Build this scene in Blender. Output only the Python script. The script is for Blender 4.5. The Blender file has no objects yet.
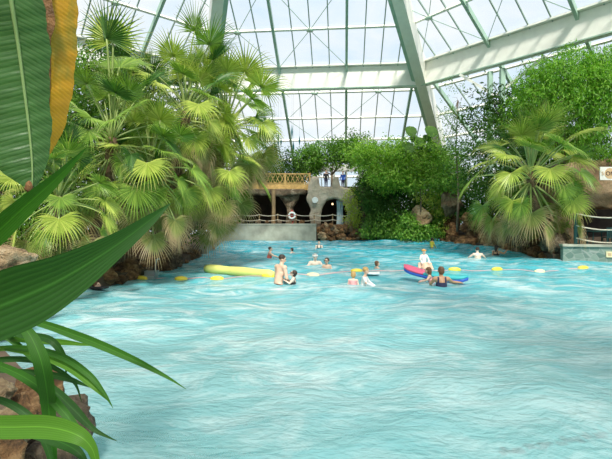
import bpy, bmesh, math, random
import numpy as np
from mathutils import Vector, Matrix, noise

C = bpy.context.scene.collection
SC = bpy.context.scene
PI = math.pi
R_ = math.radians
F = 430.0
CAMZ = 2.0
def P(u, v, Y):
    """a point of the place at distance Y from the camera"""
    return Vector(((u - 306) / F * Y, Y, CAMZ - (v - 218) / F * Y))

# ------------------------------------------------------------------ objects
def link(name, me, parent=None, loc=None, rotz=0):
    o = bpy.data.objects.new(name, me)
    C.objects.link(o)
    if parent is not None: o.parent = parent
    if loc is not None: o.location = loc
    if rotz: o.rotation_euler = (0, 0, rotz)
    return o
def tag(o, label=None, cat=None, group=None, kind=None):
    if label: o['label'] = label
    if cat: o['category'] = cat
    if group: o['group'] = group
    if kind: o['kind'] = kind
    return o
def thing(name, label, cat, loc=(0, 0, 0), rotz=0, group=None):
    return tag(link(name, None, None, loc, rotz), label, cat, group)
def struct(o):
    o['kind'] = 'structure'; return o
def mesh_np(name, verts, faces, mats, smooth=False, fm=None):
    me = bpy.data.meshes.new(name)
    me.from_pydata([tuple(v) for v in verts], [], [tuple(f) for f in faces])
    for m in (mats if isinstance(mats, (list, tuple)) else [mats]): me.materials.append(m)
    if fm is not None: me.polygons.foreach_set('material_index', fm)
    if smooth: me.polygons.foreach_set('use_smooth', [True] * len(me.polygons))
    me.update()
    return me
class MB:
    """collects shapes for ONE mesh"""
    def __init__(s): s.v = []; s.f = []; s.m = []
    def add(s, vs, fs, mi=0):
        k = len(s.v); s.v += [tuple(v) for v in vs]
        s.f += [tuple(i + k for i in f) for f in fs]; s.m += [mi] * len(fs); return s
    def box(s, lo, hi, mi=0):
        x0, y0, z0 = lo; x1, y1, z1 = hi
        vs = [(x, y, z) for x in (x0, x1) for y in (y0, y1) for z in (z0, z1)]
        return s.add(vs, [(0, 1, 3, 2), (4, 6, 7, 5), (0, 4, 5, 1), (2, 3, 7, 6), (0, 2, 6, 4), (1, 5, 7, 3)], mi)
    def bar(s, a, b, w, h, up=(0, 0, 1), mi=0):
        a = Vector(a); b = Vector(b); d = (b - a).normalized(); up = Vector(up)
        sd = d.cross(up)
        if sd.length < 1e-4: sd = d.cross(Vector((1, 0, 0)))
        sd.normalize(); u2 = sd.cross(d).normalized()
        vs = [p + sd * (w / 2 * i) + u2 * (h / 2 * j) for p in (a, b) for i in (-1, 1) for j in (-1, 1)]
        return s.add(vs, [(0, 1, 3, 2), (4, 6, 7, 5), (0, 4, 5, 1), (2, 3, 7, 6), (0, 2, 6, 4), (1, 5, 7, 3)], mi)
    def tube(s, pts, rad, n=8, mi=0, cap=True):
        pts = [Vector(p) for p in pts]; k = len(pts)
        rr = rad if isinstance(rad, (list, tuple)) else [rad] * k
        vs = []; ref = Vector((0.31, 0.17, 0.93))
        for i, p in enumerate(pts):
            d = (pts[min(i + 1, k - 1)] - pts[max(i - 1, 0)]).normalized()
            if abs(d.dot(ref)) > .95: ref = Vector((0.9, 0.3, 0.1))
            a = d.cross(ref).normalized(); b = d.cross(a).normalized()
            vs += [p + (a * math.cos(2 * PI * j / n) + b * math.sin(2 * PI * j / n)) * rr[i] for j in range(n)]
        fs = [(i * n + j, i * n + (j + 1) % n, (i + 1) * n + (j + 1) % n, (i + 1) * n + j) for i in range(k - 1) for j in range(n)]
        if cap: fs += [tuple(range(n - 1, -1, -1)), tuple((k - 1) * n + j for j in range(n))]
        return s.add(vs, fs, mi)
    def lathe(s, prof, n=16, c=(0, 0, 0), axis='z', mi=0):
        vs = []; k = len(prof); c = Vector(c)
        for r, z in prof:
            for j in range(n):
                a = 2 * PI * j / n; p = (r * math.cos(a), r * math.sin(a), z)
                if axis == 'y': p = (p[0], p[2], p[1])
                if axis == 'x': p = (p[2], p[0], p[1])
                vs.append(c + Vector(p))
        fs = [(i * n + j, i * n + (j + 1) % n, (i + 1) * n + (j + 1) % n, (i + 1) * n + j) for i in range(k - 1) for j in range(n)]
        fs += [tuple(range(n - 1, -1, -1)), tuple((k - 1) * n + j for j in range(n))]
        return s.add(vs, fs, mi)
    def build(s, name, mats, parent=None, *more):
        smooth = bool(more) and more[0] is True; at = more[1:] if smooth else more
        loc = at[0] if at else None; rotz = at[1] if len(at) > 1 else 0
        return link(name, mesh_np(name, s.v, s.f, mats, smooth, s.m), parent, loc, rotz)
def lerp(a, b, t): return a + (b - a) * t
def spline(pts, n):
    """Catmull-Rom through tuples"""
    pts = [np.array(p, float) for p in pts]
    pts = [2 * pts[0] - pts[1]] + pts + [2 * pts[-1] - pts[-2]]
    out = []
    for i in range(1, len(pts) - 2):
        for k in range(n):
            t = k / n; a, b, c, d = pts[i - 1:i + 3]
            out.append(.5 * (2 * b + (c - a) * t + (2 * a - 5 * b + 4 * c - d) * t * t + (-a + 3 * b - 3 * c + d) * t ** 3))
    out.append(pts[-2]); return out
def bake(o, mods):
    """evaluate modifiers of a temporary object into a new mesh"""
    for t, kw in mods:
        m = o.modifiers.new(t, t)
        for k, v in kw.items(): setattr(m, k, v)
    dg = bpy.context.evaluated_depsgraph_get(); dg.update()
    me = bpy.data.meshes.new_from_object(o.evaluated_get(dg))
    bpy.data.objects.remove(o)
    return me
def set_smooth(me): me.polygons.foreach_set('use_smooth', [True] * len(me.polygons)); return me

# ------------------------------------------------------------------ materials
def mat(name):
    m = bpy.data.materials.new(name); m.use_nodes = True
    nt = m.node_tree; bs = nt.nodes['Principled BSDF']
    return m, nt, bs
def N(nt, t, **kw):
    n = nt.nodes.new(t)
    for k, v in kw.items():
        if k in ('blend_type', 'data_type', 'attribute_name', 'operation', 'noise_dimensions', 'feature', 'bands_direction', 'wave_type', 'distance'): setattr(n, k, v)
        else: n.inputs[k].default_value = v
    return n
def mixc(nt, fac, a, b, blend='MIX'):
    n = nt.nodes.new('ShaderNodeMix'); n.data_type = 'RGBA'; n.blend_type = blend
    for sock, val in ((0, fac), (6, a), (7, b)):
        if hasattr(val, 'is_output') or hasattr(val, 'links'): nt.links.new(val, n.inputs[sock])
        elif sock == 0: n.inputs[0].default_value = val
        else: n.inputs[sock].default_value = (*val, 1) if len(val) == 3 else val
    return n.outputs[2]
def ramp(nt, fac, stops):
    n = nt.nodes.new('ShaderNodeValToRGB'); e = n.color_ramp.elements
    while len(e) < len(stops): e.new(.5)
    for i, (p, c) in enumerate(stops):
        e[i].position = p; e[i].color = (*c, 1) if isinstance(c, tuple) else (c, c, c, 1)
    nt.links.new(fac, n.inputs[0]); return n.outputs[0]
def coords(nt, kind='Object', scale=(1, 1, 1), rot=(0, 0, 0)):
    tc = nt.nodes.new('ShaderNodeTexCoord'); mp = nt.nodes.new('ShaderNodeMapping')
    mp.inputs['Scale'].default_value = scale; mp.inputs['Rotation'].default_value = rot
    nt.links.new(tc.outputs[kind], mp.inputs[0]); return mp.outputs[0]
def noisetex(nt, vec, scale, detail=4, rough=.55, dist=0):
    n = nt.nodes.new('ShaderNodeTexNoise'); n.inputs['Scale'].default_value = scale; n.inputs['Detail'].default_value = detail
    n.inputs['Roughness'].default_value = rough; n.inputs['Distortion'].default_value = dist
    nt.links.new(vec, n.inputs['Vector']); return n.outputs[0]
def bump(nt, h, bs, strength=.3, dist=.05):
    b = nt.nodes.new('ShaderNodeBump'); b.inputs['Strength'].default_value = strength; b.inputs['Distance'].default_value = dist
    nt.links.new(h, b.inputs['Height']); nt.links.new(b.outputs[0], bs.inputs['Normal']); return b
def simple(name, col, rough=.5, var=.15, scale=6, bumps=0, metal=0, spec=.5, kind='Object'):
    m, nt, bs = mat(name)
    vec = coords(nt, kind)
    nz = noisetex(nt, vec, scale)
    dark = tuple(c * (1 - var) for c in col); light = tuple(min(1, c * (1 + var)) for c in col)
    nt.links.new(ramp(nt, nz, [(.3, dark), (.7, light)]), bs.inputs['Base Color'])
    bs.inputs['Roughness'].default_value = rough; bs.inputs['Metallic'].default_value = metal
    bs.inputs['Specular IOR Level'].default_value = spec
    if bumps: bump(nt, noisetex(nt, vec, scale * 3, 6), bs, bumps, .05)
    return m
def leafmat(name, dark, light, trans=.32, tip=None, tipstart=.7, rough=.42, spec=.35, scale=1.5, cmul=(1.5, 1.7, .9), veins=False):
    m, nt, bs = mat(name)
    g = nt.nodes.new('ShaderNodeNewGeometry')
    nz = noisetex(nt, coords(nt), scale, 2)
    a = nt.nodes.new('ShaderNodeMath'); a.operation = 'ADD'
    nt.links.new(g.outputs['Random Per Island'], a.inputs[0]); nt.links.new(nz, a.inputs[1])
    h = nt.nodes.new('ShaderNodeMath'); h.operation = 'MULTIPLY'; h.inputs[1].default_value = .5
    nt.links.new(a.outputs[0], h.inputs[0])
    col = ramp(nt, h.outputs[0], [(.2, dark), (.8, light)])
    if veins:
        ax = nt.nodes.new('ShaderNodeAttribute'); ax.attribute_name = 'across'
        mu = nt.nodes.new('ShaderNodeMath'); mu.operation = 'MULTIPLY'; mu.inputs[1].default_value = 34; nt.links.new(ax.outputs['Fac'], mu.inputs[0])
        si = nt.nodes.new('ShaderNodeMath'); si.operation = 'SINE'; nt.links.new(mu.outputs[0], si.inputs[0])
        col = mixc(nt, ramp(nt, si.outputs[0], [(.2, 0.), (1., .35)]), col, tuple(c * .55 for c in dark))
        ab = nt.nodes.new('ShaderNodeMath'); ab.operation = 'ABSOLUTE'; nt.links.new(ax.outputs['Fac'], ab.inputs[0])
        col = mixc(nt, ramp(nt, ab.outputs[0], [(.0, .6), (.1, 0.)]), col, tuple(c * 1.6 for c in light))
        bump(nt, si.outputs[0], bs, .15, .004)
    if tip:
        at = nt.nodes.new('ShaderNodeAttribute'); at.attribute_name = 'along'
        col = mixc(nt, ramp(nt, at.outputs['Fac'], [(tipstart, 0.), (min(1, tipstart + .25), 1.)]), col, tip)
    nt.links.new(col, bs.inputs['Base Color'])
    bs.inputs['Roughness'].default_value = rough; bs.inputs['Specular IOR Level'].default_value = spec
    tr = nt.nodes.new('ShaderNodeBsdfTranslucent')
    nt.links.new(mixc(nt, 1., col, cmul, 'MULTIPLY'), tr.inputs[0])
    mx = nt.nodes.new('ShaderNodeMixShader'); mx.inputs[0].default_value = trans
    nt.links.new(bs.outputs[0], mx.inputs[1]); nt.links.new(tr.outputs[0], mx.inputs[2])
    nt.links.new(mx.outputs[0], nt.nodes['Material Output'].inputs[0])
    return m
M = {}
M['steel'] = simple('white painted steel', (.86, .85, .78), .45, .05, 2)
M['sage'] = simple('sage green painted steel', (.36, .52, .42), .45, .08, 2)
M['greybar'] = simple('grey green glazing bar', (.36, .45, .41), .45, .08, 2)
M['cable'] = simple('steel rod', (.35, .38, .36), .4, .05, 3)
M['wood'] = simple('yellow timber', (.52, .33, .11), .6, .25, 5, .2)
M['log'] = simple('brown timber', (.30, .20, .10), .7, .3, 4, .3)
M['rope'] = simple('pale rope', (.62, .56, .44), .8, .15, 20)
M['white'] = simple('white plastic', (.82, .82, .80), .4, .03, 3)
M['red'] = simple('red plastic', (.6, .06, .05), .4, .1, 3)
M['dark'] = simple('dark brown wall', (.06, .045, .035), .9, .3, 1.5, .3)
M['plaster'] = simple('white plaster', (.78, .77, .72), .7, .05, 1)
M['soil'] = simple('dark soil', (.075, .05, .03), .95, .4, 2, .5)
M['outside'] = simple('grass outside', (.12, .17, .07), .95, .3, .3)
M['teal'] = simple('teal fabric', (.02, .24, .28), .6, .1, 3)
M['tealdark'] = simple('dark teal paint', (.02, .09, .085), .5, .15, 3)
M['paleblue'] = simple('pale blue cloth', (.50, .66, .72), .6, .06, 3)
M['yellow'] = simple('yellow float plastic', (.80, .62, .06), .35, .08, 4)
M['cream'] = simple('cream float plastic', (.82, .70, .42), .35, .08, 4)
M['limefoam'] = simple('yellow green foam', (.72, .72, .20), .6, .05, 4)
M['pink'] = simple('pink foam', (.75, .12, .22), .5, .06, 4)
M['blue'] = simple('blue foam', (.03, .12, .55), .45, .06, 4)
M['aqua'] = simple('aqua foam', (.05, .45, .48), .45, .06, 4)
M['orange'] = simple('orange plastic', (.85, .35, .05), .45, .05, 4)
M['steelgrey'] = simple('grey metal', (.38, .42, .43), .35, .08, 4, 0, .6)
M['navy'] = simple('navy swim fabric', (.025, .025, .07), .6, .1, 6)
M['black'] = simple('black swim fabric', (.015, .015, .018), .6, .1, 6)
M['coral'] = simple('coral swim fabric', (.70, .13, .10), .6, .06, 6)
M['rose'] = simple('rose swim fabric', (.80, .36, .36), .6, .06, 6)
M['whitecloth'] = simple('white swim fabric', (.78, .78, .76), .6, .04, 6)
M['eye'] = simple('eye', (.03, .02, .02), .25, .05, 6)
M['lip'] = simple('lip', (.50, .16, .13), .4, .05, 6)
M['skin'] = simple('light skin', (.74, .47, .34), .5, .07, 5)
M['skinpale'] = simple('pale skin', (.82, .60, .48), .5, .06, 5)
M['skintan'] = simple('tanned skin', (.56, .29, .16), .5, .08, 5)
M['hairdark'] = simple('dark brown hair', (.035, .022, .015), .6, .3, 30)
M['hairbrown'] = simple('brown hair', (.14, .065, .03), .6, .3, 30)
M['hairblond'] = simple('blond hair', (.50, .30, .11), .6, .3, 30)
M['hairgrey'] = simple('grey hair', (.42, .40, .38), .6, .3, 30)
M['signboard'] = simple('off white board', (.74, .72, .66), .5, .03, 3)
M['signtan'] = simple('tan print', (.60, .40, .22), .5, .03, 3)
M['signdark'] = simple('dark brown print', (.06, .03, .02), .5, .03, 3)
M['trunk'] = simple('fibrous palm trunk', (.16, .10, .055), .9, .4, 7, .8)
M['bark'] = simple('grey brown bark', (.19, .14, .09), .9, .3, 5, .5)
M['concrete'] = simple('weathered pale plaster', (.36, .35, .28), .85, .35, .9, .3)
M['petiole'] = simple('pale green petiole', (.30, .38, .11), .45, .2, 3)
def emit(name, col, s):
    m, nt, bs = mat(name); bs.inputs['Base Color'].default_value = (*col, 1)
    bs.inputs['Emission Color'].default_value = (*col, 1); bs.inputs['Emission Strength'].default_value = s; return m
M['lamp'] = emit('warm lamp glass', (1., .72, .35), 3)
def rockmat(name, c1, c2, c3, scale=1.3, rough=.85):
    m, nt, bs = mat(name)
    vec = coords(nt)
    oi = nt.nodes.new('ShaderNodeObjectInfo')
    nz = noisetex(nt, vec, scale, 8, .6, .6)
    col = ramp(nt, nz, [(.28, c1), (.5, c2), (.72, c3)])  # darkest stop puts crevice shade into the mottled rock colour
    hs = nt.nodes.new('ShaderNodeHueSaturation'); nt.links.new(col, hs.inputs['Color'])
    mr = nt.nodes.new('ShaderNodeMapRange'); mr.inputs[3].default_value = .6; mr.inputs[4].default_value = 1.35
    nt.links.new(oi.outputs['Random'], mr.inputs[0]); nt.links.new(mr.outputs[0], hs.inputs['Value'])
    vo = nt.nodes.new('ShaderNodeTexVoronoi'); vo.feature = 'DISTANCE_TO_EDGE'; vo.inputs['Scale'].default_value = scale * 1.6
    nt.links.new(vec, vo.inputs['Vector'])
    nt.links.new(hs.outputs[0], bs.inputs['Base Color'])
    bs.inputs['Roughness'].default_value = rough
    ad = nt.nodes.new('ShaderNodeMath'); ad.operation = 'ADD'
    nt.links.new(noisetex(nt, vec, scale * 4, 8, .65), ad.inputs[0]); nt.links.new(nz, ad.inputs[1])
    bump(nt, ad.outputs[0], bs, .9, .2)
    return m
M['rockbrown'] = rockmat('brown rock', (.03, .016, .008), (.22, .11, .04), (.48, .29, .13), 2.2)
M['rockgrey'] = rockmat('grey brown rock', (.035, .025, .018), (.17, .12, .07), (.42, .34, .24), 2.2)
M['rocktan'] = rockmat('tan rock', (.14, .08, .04), (.40, .28, .15), (.58, .46, .30), 1.8)
M['rockart'] = rockmat('sculpted pink grey rock', (.38, .30, .21), (.58, .49, .37), (.72, .63, .50), .7)
M['rockcave'] = rockmat('brown cave rock', (.12, .07, .035), (.26, .17, .09), (.40, .29, .18), .5)
# teal stone cladding on the terrace wall
def claddingmat():
    m, nt, bs = mat('grey green stone cladding')
    vec = coords(nt, 'Object', (1, 1, 1.3))
    vo = nt.nodes.new('ShaderNodeTexVoronoi'); vo.feature = 'F1'; vo.inputs['Scale'].default_value = 3.2
    ve = nt.nodes.new('ShaderNodeTexVoronoi'); ve.feature = 'DISTANCE_TO_EDGE'; ve.inputs['Scale'].default_value = 3.2
    nt.links.new(vec, vo.inputs['Vector']); nt.links.new(vec, ve.inputs['Vector'])
    rc = nt.nodes.new('ShaderNodeSeparateColor'); nt.links.new(vo.outputs['Color'], rc.inputs[0])
    col = ramp(nt, rc.outputs[0], [(0, (.10, .17, .14)), (1, (.26, .33, .27))])
    col = mixc(nt, ramp(nt, ve.outputs['Distance'], [(.02, 1.), (.06, 0.)]), col, (.30, .33, .29))
    nt.links.new(col, bs.inputs['Base Color']); bs.inputs['Roughness'].default_value = .6
    bump(nt, ve.outputs['Distance'], bs, .4, .05); return m
M['cladding'] = claddingmat()
# foliage
M['frond'] = leafmat('fan frond green', (.10, .21, .028), (.30, .43, .07), .22, (.36, .31, .10), .82)
M['frondlight'] = leafmat('fan frond yellow green', (.25, .35, .045), (.54, .59, .13), .26, (.46, .38, .16), .72)
M['fronddark'] = leafmat('fan frond dark green', (.03, .10, .016), (.10, .22, .035), .18, (.15, .17, .05), .92)
M['fronddry'] = leafmat('fan frond drying', (.17, .22, .05), (.34, .34, .11), .3, (.42, .31, .17), .38)
M['leafmid'] = leafmat('mid green leaves', (.07, .20, .022), (.22, .40, .055), .32)
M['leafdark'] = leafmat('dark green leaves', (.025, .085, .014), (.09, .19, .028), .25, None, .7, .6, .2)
M['leaflight'] = leafmat('light green leaves', (.12, .28, .025), (.36, .54, .08), .36)
M['leaflime'] = leafmat('lime leaves', (.06, .22, .013), (.27, .49, .05), .36)
M['leafyellow'] = leafmat('yellow green leaves', (.30, .38, .04), (.55, .58, .13), .36)
M['blade'] = leafmat('strap leaf', (.022, .095, .008), (.05, .16, .014), .34, None, .9, .5, .25, 3, veins=True)
M['bladedark'] = leafmat('dark strap leaf', (.012, .055, .007), (.03, .10, .014), .28, None, .9, .5, .25, 3, veins=True)
M['bladelight'] = leafmat('light strap leaf', (.06, .17, .014), (.11, .24, .025), .36, None, .9, .5, .25, 3, veins=True)
def bananamat(name, base, rib, blotch=None, edge=None):
    m, nt, bs = mat(name)
    uv = nt.nodes.new('ShaderNodeAttribute'); uv.attribute_name = 'along'
    ac = nt.nodes.new('ShaderNodeAttribute'); ac.attribute_name = 'across'
    # pinnate veins
    mm = nt.nodes.new('ShaderNodeMath'); mm.operation = 'MULTIPLY_ADD'; mm.inputs[1].default_value = -.055
    ab = nt.nodes.new('ShaderNodeMath'); ab.operation = 'ABSOLUTE'; nt.links.new(ac.outputs['Fac'], ab.inputs[0])
    nt.links.new(ab.outputs[0], mm.inputs[0]); nt.links.new(uv.outputs['Fac'], mm.inputs[2])
    sn = nt.nodes.new('ShaderNodeMath'); sn.operation = 'MULTIPLY'; sn.inputs[1].default_value = 330
    nt.links.new(mm.outputs[0], sn.inputs[0])
    si = nt.nodes.new('ShaderNodeMath'); si.operation = 'SINE'; nt.links.new(sn.outputs[0], si.inputs[0])
    nz = noisetex(nt, coords(nt), 5, 4)
    col = ramp(nt, nz, [(.3, tuple(c * .75 for c in base)), (.7, tuple(c * 1.25 for c in base))])
    col = mixc(nt, ramp(nt, si.outputs[0], [(.5, 0.), (1., .28)]), col, rib)
    if blotch: col = mixc(nt, ramp(nt, noisetex(nt, coords(nt, 'Object', (1, 1, .5)), 7, 5), [(.5, 0.), (.62, .9)]), col, blotch)
    if edge: col = mixc(nt, ramp(nt, ac.outputs['Fac'], [(.0, 1.), (.10, 0.)]), col, edge)
    nt.links.new(col, bs.inputs['Base Color']); bs.inputs['Roughness'].default_value = .4
    bump(nt, si.outputs[0], bs, .12, .006)
    tr = nt.nodes.new('ShaderNodeBsdfTranslucent'); nt.links.new(mixc(nt, 1., col, (1.3, 1.4, .8), 'MULTIPLY'), tr.inputs[0])
    mx = nt.nodes.new('ShaderNodeMixShader'); mx.inputs[0].default_value = .35
    nt.links.new(bs.outputs[0], mx.inputs[1]); nt.links.new(tr.outputs[0], mx.inputs[2])
    nt.links.new(mx.outputs[0], nt.nodes['Material Output'].inputs[0]); return m
M['banana'] = bananamat('banana leaf green', (.045, .125, .028), (.16, .26, .09))
M['bananayellow'] = bananamat('banana leaf yellowed', (.60, .30, .015), (.36, .17, .02), (.30, .22, .025))
M['bananabrown'] = simple('withered leaf edge', (.17, .075, .02), .7, .5, 14, .4)
M['bananarib'] = simple('banana midrib', (.20, .30, .10), .4, .1, 4)
def glassmat():
    m, nt, bs = mat('roof glass'); nt.nodes.remove(bs)
    t = nt.nodes.new('ShaderNodeBsdfTransparent'); t.inputs[0].default_value = (.97, .985, .98, 1)
    g = nt.nodes.new('ShaderNodeBsdfGlossy'); g.inputs['Roughness'].default_value = .05; g.inputs[0].default_value = (1, 1, 1, 1)
    mx = nt.nodes.new('ShaderNodeMixShader'); mx.inputs[0].default_value = .025
    nt.links.new(t.outputs[0], mx.inputs[1]); nt.links.new(g.outputs[0], mx.inputs[2])
    nt.links.new(mx.outputs[0], nt.nodes['Material Output'].inputs[0]); return m
M['glass'] = glassmat()
def watermat():
    m, nt, bs = mat('milky turquoise pool water')
    tc = nt.nodes.new('ShaderNodeTexCoord'); sx = nt.nodes.new('ShaderNodeSeparateXYZ'); nt.links.new(tc.outputs['Object'], sx.inputs[0])
    # deeper (bluer) towards the wave machine, shallow and aerated near the beach
    mr = nt.nodes.new('ShaderNodeMapRange'); mr.inputs[1].default_value = 2; mr.inputs[2].default_value = 38
    nt.links.new(sx.outputs['Y'], mr.inputs[0])
    deep = ramp(nt, mr.outputs[0], [(0, (.27, .415, .415)), (.12, (.235, .455, .47)), (.33, (.12, .49, .56)), (.62, (.018, .42, .53)), (1, (.003, .34, .47))])
    v1 = coords(nt, 'Object', (.65, 1.2, 1), (0, 0, R_(-24)))
    foam = noisetex(nt, v1, 1.0, 8, .68, 1.6)
    v2 = coords(nt, 'Object', (.28, .75, 1), (0, 0, R_(9)))
    patch = noisetex(nt, v2, .45, 4, .6, .8)
    fm = nt.nodes.new('ShaderNodeMath'); fm.operation = 'MULTIPLY'
    nt.links.new(ramp(nt, foam, [(.44, 0.), (.64, .9)]), fm.inputs[0]); nt.links.new(ramp(nt, patch, [(.38, .25), (.62, 1.)]), fm.inputs[1])
    col = mixc(nt, fm.outputs[0], deep, mixc(nt, ramp(nt, mr.outputs[0], [(.05, 0.), (.25, 1.)]), (.50, .60, .60), (.74, .82, .82)))  # white for foam, and for wave sparkle painted into the mid water
    vd = coords(nt, 'Object', (.5, 1.6, 1), (0, 0, R_(10)))
    dk = noisetex(nt, vd, .9, 6, .6, 1.2)
    col = mixc(nt, ramp(nt, dk, [(.55, 0.), (.72, .5)]), col, (.12, .40, .45))
    nt.links.new(col, bs.inputs['Base Color'])
    bs.inputs['Roughness'].default_value = .16; bs.inputs['IOR'].default_value = 1.33; bs.inputs['Specular IOR Level'].default_value = .4
    ad = nt.nodes.new('ShaderNodeMath'); ad.operation = 'ADD'
    nt.links.new(noisetex(nt, coords(nt, 'Object', (1, 1.7, 1), (0, 0, R_(-26))), 2.2, 6, .62, .7), ad.inputs[0])
    nt.links.new(noisetex(nt, coords(nt, 'Object', (1, 1.8, 1), (0, 0, R_(20))), 6, 3, .5, .5), ad.inputs[1])
    bump(nt, ad.outputs[0], bs, .55, .09)
    t = nt.nodes.new('ShaderNodeBsdfTransparent'); t.inputs[0].default_value = (.55, .9, .92, 1)
    mx = nt.nodes.new('ShaderNodeMixShader'); mt = nt.nodes.new('ShaderNodeMapRange'); mt.inputs[1].default_value = 3.5; mt.inputs[2].default_value = 8; mt.inputs[3].default_value = .42; mt.inputs[4].default_value = .08
    nt.links.new(sx.outputs['Y'], mt.inputs[0]); nt.links.new(mt.outputs[0], mx.inputs[0])
    nt.links.new(bs.outputs[0], mx.inputs[1]); nt.links.new(t.outputs[0], mx.inputs[2])
    nt.links.new(mx.outputs[0], nt.nodes['Material Output'].inputs[0]); return m
M['water'] = watermat()
M['poolfloor'] = simple('pale blue pool floor', (.45, .72, .74), .5, .06, 1)
M['darktile'] = simple('dark blue tile', (.02, .05, .10), .4, .2, 6)

# ------------------------------------------------------------------ world, sun, camera
w = bpy.data.worlds.new('sky'); SC.world = w; w.use_nodes = True
nt = w.node_tree; bg = nt.nodes['Background']
tc = nt.nodes.new('ShaderNodeTexCoord'); mp = nt.nodes.new('ShaderNodeMapping'); mp.inputs['Scale'].default_value = (1.3, 1.3, 2.6)
nt.links.new(tc.outputs['Generated'], mp.inputs[0])
cl = noisetex(nt, mp.outputs[0], 2.2, 7, .6, .4)
sky = ramp(nt, cl, [(.36, (.58, .70, .82)), (.62, (.80, .81, .82))])
nt.links.new(sky, bg.inputs[0]); bg.inputs[1].default_value = 1.3
sl = bpy.data.lights.new('sun', 'SUN'); sl.energy = 6.0; sl.angle = R_(9); sl.color = (1, .95, .86)
so = link('sun', sl); so.location = (-10, -10, 40)
so.rotation_euler = Vector((-.06, .70, -.92)).to_track_quat('-Z', 'Y').to_euler()
cd = bpy.data.cameras.new('camera'); cam = link('camera', cd)
cam.location = (0, 0, CAMZ); cam.rotation_euler = (R_(90), 0, 0)
cd.sensor_width = 36; cd.lens = F / 612 * 36; cd.shift_y = -11.5 / 612; cd.clip_start = .05; cd.clip_end = 500
SC.camera = cam
SC.view_settings.view_transform = 'Standard'; SC.view_settings.look = 'None'
SC.view_settings.exposure = 0.0; SC.view_settings.gamma = 1; SC.view_settings.use_curve_mapping = False
cy = SC.cycles
cy.use_denoising = True; cy.max_bounces = 7; cy.diffuse_bounces = 4; cy.glossy_bounces = 3; cy.transmission_bounces = 6; cy.transparent_max_bounces = 12
cy.caustics_reflective = False; cy.caustics_refractive = False; cy.sample_clamp_indirect = 6

# ------------------------------------------------------------------ glass dome: octagonal pyramid
DC = Vector((-1.4, 16.6)); A0 = R_(5.0); T8 = math.tan(R_(22.5)); RB = 44.0
def zr(r): return 15.8 + .585 * (23.5 - r)
def dome(i, r, s, dz=0):
    az = A0 + i * PI / 4
    return Vector((DC.x + math.sin(az) * r + math.cos(az) * s, DC.y + math.cos(az) * r - math.sin(az) * s, zr(r) + dz))
def dnormal(i):
    a = dome(i, 20, 0); return (dome(i, 20, 1) - a).cross(dome(i, 21, 0) - a).normalized() * -1
PURLINS = [5, 9, 12.5, 16, 19.7, 25.8, 28.9, 31.9, 35, 38, 41]
def dome_facet(i):
    up = dnormal(i)
    if up.z < 0: up = -up
    full = i in (-2, -1, 0, 1, 2)
    g = MB(); pts = [dome(i, 1, -T8, 0), dome(i, 1, T8, 0), dome(i, RB, RB * T8, 0), dome(i, RB, -RB * T8, 0)]
    pts = [p + up * .12 for p in pts]
    g.add(pts, [(0, 1, 2, 3)])
    lo = [Vector((p.x, p.y, 0)) for p in pts[2:]]
    g.add([pts[3], pts[2], lo[0], lo[1]], [(0, 1, 2, 3)])
    win = struct(g.build('window_%d' % (i + 3), M['glass']))
    gb = MB()
    k = 0
    smax = RB * T8
    n = int(smax / 1.55)
    for j in range(-n, n + 1):
        s = j * 1.55
        if (j - 2) % 4 == 0: continue
        r0 = max(2, abs(s) / T8)
        if r0 < RB - .5: gb.bar(dome(i, r0, s), dome(i, RB, s), .09, .12, up)
    gl = gb.build('glazing_bar_frame', M['greybar'], win)
    for j in range(-n, n + 1):
        s = j * 1.55
        if (j - 2) % 4: continue
        r0 = max(2, abs(s) / T8)
        if r0 < RB - .5:
            struct(MB().bar(dome(i, r0, s, -.25), dome(i, RB, s, -.25), .22, .42, up).build('roof_rafter_beam', M['sage']))
    for r in PURLINS:
        h = r * T8
        struct(MB().bar(dome(i, r, -h, -.10), dome(i, r, h, -.10), .17, .22, up).build('roof_purlin_beam', M['steel']))
    if full:
        h = 23.5 * T8
        struct(MB().bar(dome(i, 23.5, -h, -.83), dome(i, 23.5, h, -.83), .45, 1.85, (0, 0, 1)).build('roof_girder_beam', M['steel']))
        struct(MB().bar(dome(i, 23.5, -h, -1.82), dome(i, 23.5, h, -1.82), .62, .09, (0, 0, 1)).build('roof_girder_flange_beam', M['sage']))
        struct(MB().bar(dome(i, 23.2, -h, .02), dome(i, 23.2, h, .02), .62, .14, (0, 0, 1)).build('roof_girder_top_beam', M['steel']))
        # star plates with crossing tie rods in the bays
        for (r, ra, rb, s) in ((19.7, 16, 23.0, 0), (25.8, 24.0, 28.9, 0), (28.9+3, 28.9, 35, 0), (19.7, 16, 23., -6.2), (25.8, 24, 28.9, 6.2)):
            mb = MB()
            for sr, ss in ((ra, -3.1), (ra, 3.1), (rb, -3.1), (rb, 3.1)):
                mb.tube([dome(i, r, s, -.2), dome(i, sr, s + ss, -.2)], .03, 5)
            mb.lathe([(.02, -.05), (.30, -.04), (.30, .04), (.02, .05)], 8, dome(i, r, s, -.24))
            struct(mb.build('roof_tie_rod_beam', M['sage']))
for i in (-3, -2, -1, 0, 1, 2, 3, 4): dome_facet(i)
for i in range(-4, 4):     # hip ridges; their green flange lies on the side of the end facet
    a = dome(i, 3, 3 * T8); b = dome(i, RB, RB * T8)
    d = (b - a).normalized(); sd = d.cross(Vector((0, 0, 1))).normalized()
    sg = 1 if i >= 0 else -1     # toward facet 0
    up = Vector((0, 0, 1))
    struct(MB().bar(a + sd * sg * .22 - up * 1.0, b + sd * sg * .22 - up * 1.0, .85, 1.9).build('roof_ridge_beam', M['steel']))
    struct(MB().bar(a - sd * sg * .40 - up * .8, b - sd * sg * .40 - up * .8, .40, 1.5).build('roof_ridge_flange_beam', M['sage']))
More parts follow.
